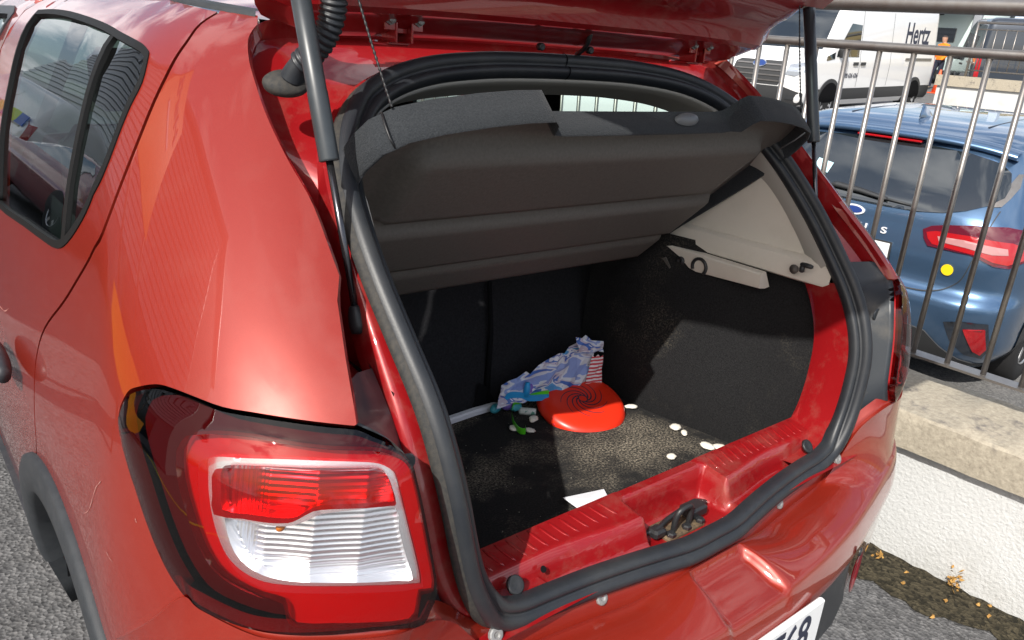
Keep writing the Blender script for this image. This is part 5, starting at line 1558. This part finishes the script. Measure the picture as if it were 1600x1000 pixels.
def make_hatch(name, label, paintm, x, y, z, yaw, dark=False, group=None, L=4.1, H=1.48):
    root = empty(name); k = H/1.48; l = L/4.1
    HB = Body([(.18,.12,L-.15,.78),(.30,.05,L-.04,.85),(.50,.0,L,.87),(.68,.01,L-.02,.875),(.80,.03,L-.12,.87),(.90*k,.05,L-.35,.86),(.98*k,.07,L-1.0*l,.84),(1.05*k,.12,L-1.15*l,.81),(1.2*k,.28,L-1.45*l,.75),(1.35*k,.45,L-1.8*l,.68),(1.42*k,.60,L-2.0*l,.62),(1.46*k,.85,L-2.2*l,.50),(1.48*k,1.1,L-2.4*l,.36)], .34, 2.5)
    HB.shell(26, 9).build('body', paintm, root)
    HB.front('windscreen', [(-.68,1.02*k),(.68,1.02*k),(.60,1.36*k),(-.60,1.36*k)], 'privacy_glass', root, off=.006, step=.1)
    HB.rear('rear_window', [(-.62,1.06*k),(.62,1.06*k),(.54,1.36*k),(-.54,1.36*k)], 'privacy_glass', root, off=.006, step=.1)
    HB.front('grille', [(-.50,.42),(.50,.42),(.46,.66),(-.46,.66)], 'cladding_black', root, off=.008, rim=.01, step=.1)
    for s_ in (-1, 1):
        HB.front('headlamp', [(s_*a, b_) for a, b_ in ((.50,.66),(.70,.62),(.84,.66),(.86,.78),(.74,.80),(.52,.74))], 'headlamp', root, off=.008, rim=.01, step=.05)
        HB.rear('tail_lamp', [(s_*a, b_) for a, b_ in ((.50,.80),(.80,.76),(.84,.92),(.54,.93))], 'tail_red', root, off=.008, rim=.01, step=.05)
        HB.side('side_window', [(.75,1.04*k),(.85,1.22*k),(1.05,1.36*k),(L-2.3*l,1.39*k),(L-1.75*l,1.25*k),(L-1.35*l,1.04*k)], 'privacy_glass', root, s_, off=.005, rim=.01, step=.08)
        for yc in (.72, L-.82):
            HB.side('wheel_arch', arc_pts(yc, .31, .37)+[(yc-.34,.2),(yc+.34,.2)], 'far_black', root, s_, off=.006, step=.06)
            wheel_at(root, s_*.85, yc, .31, s_)
    pose(root, x, y, z, yaw)
    return tag(root, label, 'car', group)
make_hatch('white_car', 'white car parked with its nose beside the front of the white van', 'white_paint', 4.95, 8.0, far_z(6.5), 117)

# ================================================================== far right background
def lvl(x): return far_z(x)
# second wall with coping and thin railing
sw2 = empty('far_wall', (18.6, 7.0, lvl(18.6))); tag(sw2, 'far white wall with tan coping beyond the blue car roof', 'wall')
def W2(u, v, w): return Vector((18.6+.16*u+v*.987, 7.9-u*.987+v*.16, lvl(18.6)+w))-sw2.location
def slab2(name, prof, m_, u0=0, u1=14):
    f_ = MB(); f_.loft([[W2(u, v, w) for v, w in prof] for u in (u0, u0+.01, u1)], True, True)
    return f_.build(name, m_, sw2, smooth=False)
slab2('wall_render', [(0,-.5),(.3,-.5),(.3,.62),(0,.62)], 'render_white')
slab2('coping_stone', [(-.06,.622),(.36,.622),(.36,.86),(-.06,.86)], 'coping_concrete', -.05)
fr2 = empty('far_railing', W2(0, .15, .86)+sw2.location); tag(fr2, 'thin grey railing on top of the far tan coping', 'railing')
def R2(name, pts, r, seg=6):
    f_ = MB(); f_.tube([Vector(p)+sw2.location-fr2.location for p in pts], r, seg); return f_.build(name, 'steel', fr2)
R2('handrail', [W2(.5, .15, 2.02), W2(13, .15, 2.02)], .032)
R2('upper_rail', [W2(.5, .15, 1.88), W2(13, .15, 1.88)], .016)
R2('lower_rail', [W2(.5, .15, 1.0), W2(13, .15, 1.0)], .018)
b0 = R2('bar', [W2(.5, .15, 1.0), W2(.5, .15, 1.9)], .011)
for k in range(1, 60):
    c_ = b0.copy(); COL.objects.link(c_); c_.parent = fr2; c_.location = W2(.5+.2*k, .15, 1.0)-W2(.5, .15, 1.0)
R2('post', [W2(.5, .15, .86), W2(.5, .15, 2.02)], .03); R2('post', [W2(4.5, .15, .86), W2(4.5, .15, 2.02)], .03)

# dark van seen from behind, tail lamps up its corners
dv = make_van('dark_van', 'dark grey van with upright red tail lamp beside the orange-shirted person', 5.0, 'dark_paint', False, 30.2, 11.5, lvl(25), 60)
# traffic cone
cone = empty('traffic_cone', (25.9, 11.05, lvl(25.9))); tag(cone, 'orange traffic cone standing behind the white van', 'traffic cone')
mat('cone_orange', (.75,.10,.03), .5)
f = MB(); f.box(-.19, .19, -.19, .19, 0, .03, .005); f.build('base', 'cone_orange', cone, smooth=False)
f = MB(); f.lathe([(.14,.03),(.03,.72),(.02,.73)], (0,0,0), 'z', 20); f.build('body', 'cone_orange', cone)
f = MB(); f.lathe([(.101,.30),(.078,.44)], (0,0,0), 'z', 20); f.build('band', 'white_plastic', cone)

# person in orange shirt
def person(x, y, z, yaw):
    J = {0:(0,0,.98),1:(0,.02,1.18),2:(0,.02,1.38),3:(0,0,1.50),4:(0,.02,1.58),5:(0,.03,1.68),6:(0,.02,1.76),
         7:(-.18,0,1.43),8:(-.26,-.02,1.18),9:(-.22,.16,1.00),10:(-.19,.22,.94),11:(.18,0,1.43),12:(.26,-.03,1.17),13:(.25,.10,.95),14:(.24,.14,.87),
         15:(-.10,0,.93),16:(-.12,.04,.50),17:(-.13,-.02,.10),18:(-.13,.14,.04),19:(.10,0,.93),20:(.13,.10,.52),21:(.13,.08,.10),22:(.13,.24,.04)}
    Ed = [(0,1),(1,2),(2,3),(3,4),(4,5),(5,6),(2,7),(7,8),(8,9),(9,10),(2,11),(11,12),(12,13),(13,14),(0,15),(15,16),(16,17),(17,18),(0,19),(19,20),(20,21),(21,22)]
    Rr = {0:.15,1:.145,2:.16,3:.065,4:.075,5:.10,6:.075,7:.075,8:.05,9:.037,10:.035,11:.075,12:.05,13:.037,14:.035,15:.10,16:.07,17:.05,18:.04,19:.10,20:.07,21:.05,22:.04}
    me = bpy.data.meshes.new('person'); me.from_pydata([J[i] for i in range(23)], Ed, [])
    o = new_obj('person', me)
    sk = o.modifiers.new('skin', 'SKIN'); su = o.modifiers.new('sub', 'SUBSURF'); su.levels = 2; su.render_levels = 2
    for i, v in enumerate(me.skin_vertices[0].data):
        v.radius = (Rr[i], Rr[i]*(.72 if i in (0,1,2) else 1)); v.use_root = (i == 0)
    m_ = bpy.data.materials.new('person_clothes'); m_.use_nodes = True; t_ = m_.node_tree; b_ = t_.nodes["Principled BSDF"]; b_.inputs["Roughness"].default_value = .85
    g_ = t_.nodes.new("ShaderNodeNewGeometry"); tr_ = t_.nodes.new("ShaderNodeTexCoord"); sx_ = t_.nodes.new("ShaderNodeSeparateXYZ"); t_.links.new(tr_.outputs["Object"], sx_.inputs[0])
    r_ = t_.nodes.new("ShaderNodeValToRGB"); r_.color_ramp.interpolation = 'CONSTANT'; el = r_.color_ramp.elements
    dv_ = t_.nodes.new("ShaderNodeMath"); dv_.operation = 'MULTIPLY'; dv_.inputs[1].default_value = .5; t_.links.new(sx_.outputs["Z"], dv_.inputs[0]); t_.links.new(dv_.outputs[0], r_.inputs["Fac"])
    el[0].position = 0; el[0].color = (.25,.20,.15,1); el[1].position = .05; el[1].color = (.012,.014,.03,1)
    for p_, c2_ in ((.485,(.85,.22,.01,1)),(.755,(.45,.25,.17,1)),(.845,(.05,.035,.03,1))):
        e_ = el.new(p_); e_.color = c2_
    t_.links.new(r_.outputs["Color"], b_.inputs["Base Color"])
    me.materials.append(m_)
    o.location = (x, y, z); o.rotation_euler.z = yaw
    return o
tag(person(27.9, 12.02, lvl(27.9), 1.2), 'person in orange shirt and dark trousers walking behind the white van', 'person')

# pale motorhome with raised awning, white lorry cab, post, parked cars, dry hillside
mh = empty('motorhome', (33, 14.2, lvl(33))); tag(mh, 'pale motorhome with a dark awning flap held open', 'motorhome')
mat('pale_aqua', (.55,.66,.64), .5); mat('grey_panel', (.28,.30,.33), .5)
f = MB(); f.box(-1.4, 1.4, -1.6, 3, .4, 3.2, .1); f.build('body', 'pale_aqua', mh)
f = MB(); f.add([(-1.5,-1.62,3.15),(-1.5,1.9,3.15),(-2.7,1.9,2.55),(-2.7,-1.62,2.55),(-1.5,-1.62,3.09),(-1.5,1.9,3.09),(-2.7,1.9,2.49),(-2.7,-1.62,2.49)], [(0,1,2,3),(7,6,5,4),(0,3,7,4),(1,5,6,2),(2,6,7,3),(0,4,5,1)]); f.build('awning_flap', 'grey_panel', mh, smooth=False)
f = MB(); f.box(-1.45, -1.40, -.9, .5, 1.5, 2.0, .01); f.build('window', 'privacy_glass', mh, smooth=False)
f = MB(); f.box(-1.45, -1.40, -.3, .1, 2.45, 2.55, .01); f.build('vent', 'far_black', mh, smooth=False)
f = MB(); f.box(-1.6, -1.38, -1.72, -1.45, .4, 3.3, .03); f.build('corner_post', 'grey_panel', mh, smooth=False)
for yc in (-.8, 2.2): wheel_at(mh, -1.38, yc, .38, -1)
tr_ = empty('white_lorry', (36, 12.6, lvl(36))); tag(tr_, 'white lorry cab standing beyond the far railing', 'lorry')
f = MB(); f.box(-1.1, 1.1, -1.1, 1.1, .6, 2.9, .12); f.build('cab', 'white_paint', tr_)
f = MB(); f.box(-1.15, -1.09, -.9, .9, 1.7, 2.6, .02); f.build('windscreen', 'privacy_glass', tr_, smooth=False)
f = MB(); f.box(-.7, .5, -1.15, -1.09, 1.6, 2.5, .02); f.build('cab_window', 'privacy_glass', tr_, smooth=False)
f = MB(); f.box(-1.1, 1.1, 1.2, 5.0, .9, 3.0, .05); f.build('load_box', 'grey_panel', tr_)
for yc in (-.2, 3.8): wheel_at(tr_, -1.12, yc, .48, -1)
pst = empty('signpost', (31.8, 11.3, lvl(31.8))); tag(pst, 'pale blue square post rising above the far railing', 'post')
mat('post_blue', (.50,.58,.70), .5)
f = MB(); f.box(-.16, .16, -.16, .16, 0, 5.5, .02); f.build('shaft', 'post_blue', pst, smooth=False)
f = MB(); f.box(-.28, .28, -.28, .28, 0, .05, .01); f.build('base_plate', 'post_blue', pst, smooth=False)
make_hatch('silver_car', 'silver car parked below the dry hillside past the post', 'silver_paint', 40, 12.0, lvl(40), 200)
make_hatch('small_dark_car', 'small dark blue car parked behind the far railing', 'blue_paint', 37, 14.4, lvl(37), 120)
hm = mat('dry_scrub', (.16,.13,.05), .95, var=(.9,(.34,.25,.10),.4,.65))
f = MB(); rows = []
rnd = random.Random(5)
for i in range(41):
    y = -60+160*i/40; row = []
    for j in range(12):
        x = 46+26*j/11
        row.append((x+.22*y*.0, y, lvl(46)-1.5+9.0*(j/11)**.8+rnd.uniform(-.35,.35)))
    rows.append(row)
f.loft(rows); kind(f.build('hillside', 'dry_scrub'), 'structure')
mat('leaf_green', (.07,.10,.025), .8, var=(3,(.16,.16,.03),.4,.7))
def bush(x, y, z, r, seed, label):
    rnd = random.Random(seed); root = empty('bush', (x, y, z))
    f_ = MB(); f_.tube([(0,0,-.2),(.05,0,r*.5),(.1,.1,r)], [.08,.06,.03], 6); f_.build('trunk', 'rusty', root)
    f_ = MB()
    for i in range(420):
        a = rnd.uniform(0, 2*PI); ph = rnd.uniform(-.3, 1)*PI/2; rr = r*rnd.uniform(.45, 1)**.6*(1+.25*math.sin(3*a+seed))
        c_ = Vector((rr*math.cos(a)*math.cos(ph), rr*math.sin(a)*math.cos(ph), r*.7+rr*.8*math.sin(ph)))
        d1 = Vector((rnd.uniform(-1,1), rnd.uniform(-1,1), rnd.uniform(-1,1))).normalized()*r*.13; d2 = d1.cross(Vector((rnd.uniform(-1,1), rnd.uniform(-1,1), rnd.uniform(-1,1)))).normalized()*r*.08
        f_.add([c_-d1, c_+d2, c_+d1, c_-d2], [(0,1,2,3)])
    f_.build('crown', 'leaf_green', root, smooth=False)
    return tag(root, label, 'bush', 'bushes on the dry hillside')
for i in range(12):
    bush(50+rnd.uniform(0,14), 4+2.2*i+rnd.uniform(-1,1), lvl(46)+1.0+rnd.uniform(0,3.5), rnd.uniform(.9,1.9), i, 'yellow-green bush growing on the dry hillside')

# ================================================================== what the paint and glass mirror: the street on the near side
bd = empty('clad_building', (-6.5, 14, 0)); tag(bd, 'tall white building with horizontal cladding boards along the near side of the lot', 'building')
mat('cladding_white', (.66,.68,.70), .55); mat('shopfront', (.05,.06,.07), .15, coat=.6); mat('plinth_grey', (.33,.33,.34), .9)
y0, y1_ = 2.2, 36
bdl = bd.location
def bbx(name, x0, x1, ya, yb, z0, z1, m_):
    f_ = MB(); f_.box(x0-bdl.x, x1-bdl.x, ya-bdl.y, yb-bdl.y, z0, z1); return f_.build(name, m_, bd, smooth=False)
bbx('wall', -14, -6.6, y0, y1_, 0, 9.3, 'plinth_grey')
for k in range(19):
    z0 = 2.7+.345*k
    f_ = MB(); f_.add([(x-bdl.x, yy-bdl.y, zz) for yy in (y0, y1_) for x, zz in ((-6.6, z0), (-6.50, z0+.004), (-6.545, z0+.300), (-6.6, z0+.305))], [(0,1,5,4),(1,2,6,5),(2,3,7,6),(0,3,2,1),(4,5,6,7)])
    f_.build('cladding_board', 'cladding_white', bd, smooth=False)
bbx('fascia', -14.1, -6.3, y0-.3, y1_+.3, 9.32, 9.6, 'grey_panel')
for k in range(4):
    ya = y0+1.5+8.6*k
    bbx('shop_window', -6.62, -6.56, ya, ya+4.6, .5, 2.35, 'shopfront')
    bbx('door', -6.62, -6.55, ya+5.1, ya+6.2, .05, 2.25, 'grey_panel')
# orange hire-company totem
mat('sign_orange', (.90,.33,.01), .45)
sg = empty('totem_sign', (-2.75, 2.75, 0)); tag(sg, 'orange totem sign with lettered upper board and rounded lower panel beside the red car', 'sign')
for xx in (-.40, .40):
    f = MB(); f.tube([(xx,0,0),(xx,0,4.35)], .028, 10); f.build('post', 'steel', sg)
f = MB(); f.box(-.46, .46, -.035, -.03+.03, 2.45, 4.4, .01); f.build('upper_board', 'sign_orange', sg, smooth=False)
text_mesh('lettering', 'Hertz', .34, .004, 'ink', sg, Matrix.Translation((0, -.040, 4.0)) @ Matrix.Rotation(PI/2, 4, 'X'), shear=.15, bold=.004)
f = MB(); f.box(-.25, .25, -.044, -.0355, 3.55, 3.62); f.build('white_bar', 'white_plastic', sg, smooth=False)
pts = [(-1.25,1.12),(.60,1.12),(.68,.90),(.55,.68),(.2,.50),(-.3,.45),(-.85,.55),(-1.2,.75)]
f = MB(); n_ = len(pts); f.add([(a_, -.035, b_) for a_, b_ in pts]+[(a_, 0, b_) for a_, b_ in pts], [tuple(reversed(range(n_))), tuple(range(n_, 2*n_))]+[(i_, (i_+1) % n_, n_+(i_+1) % n_, n_+i_) for i_ in range(n_)]); f.build('lower_panel', 'sign_orange', sg, smooth=False)
make_hatch('maroon_car', 'dark red car parked across the lane from the red hatchback', 'maroon_paint', -4.0, 8.6, 0, 3, L=4.3)
pv = make_van('patrol_van', 'white van with yellow and blue chequered side parked near the clad building', 5.4, 'white_paint', False, -4.3, 21.5, 0, 6)
mat('hi_yellow', (.62,.80,.02), .4); mat('hi_blue', (.02,.10,.55), .4)
for s_ in (-1, 1):
    for k in range(10):
        f = MB(); f.box(s_*1.02-.008, s_*1.02+.008, -5.2+.44*k, -5.2+.44*k+.435, 1.22, 1.55); f.build('chequer', 'hi_yellow' if k % 2 else 'hi_blue', pv, smooth=False)
ln = MB(); ln.box(-5.1, -5.0, -2, 22, -.05, .004); kind(ln.build('kerb_line', mat('line_yellow', (.70,.55,.02), .8), None, False), 'structure')
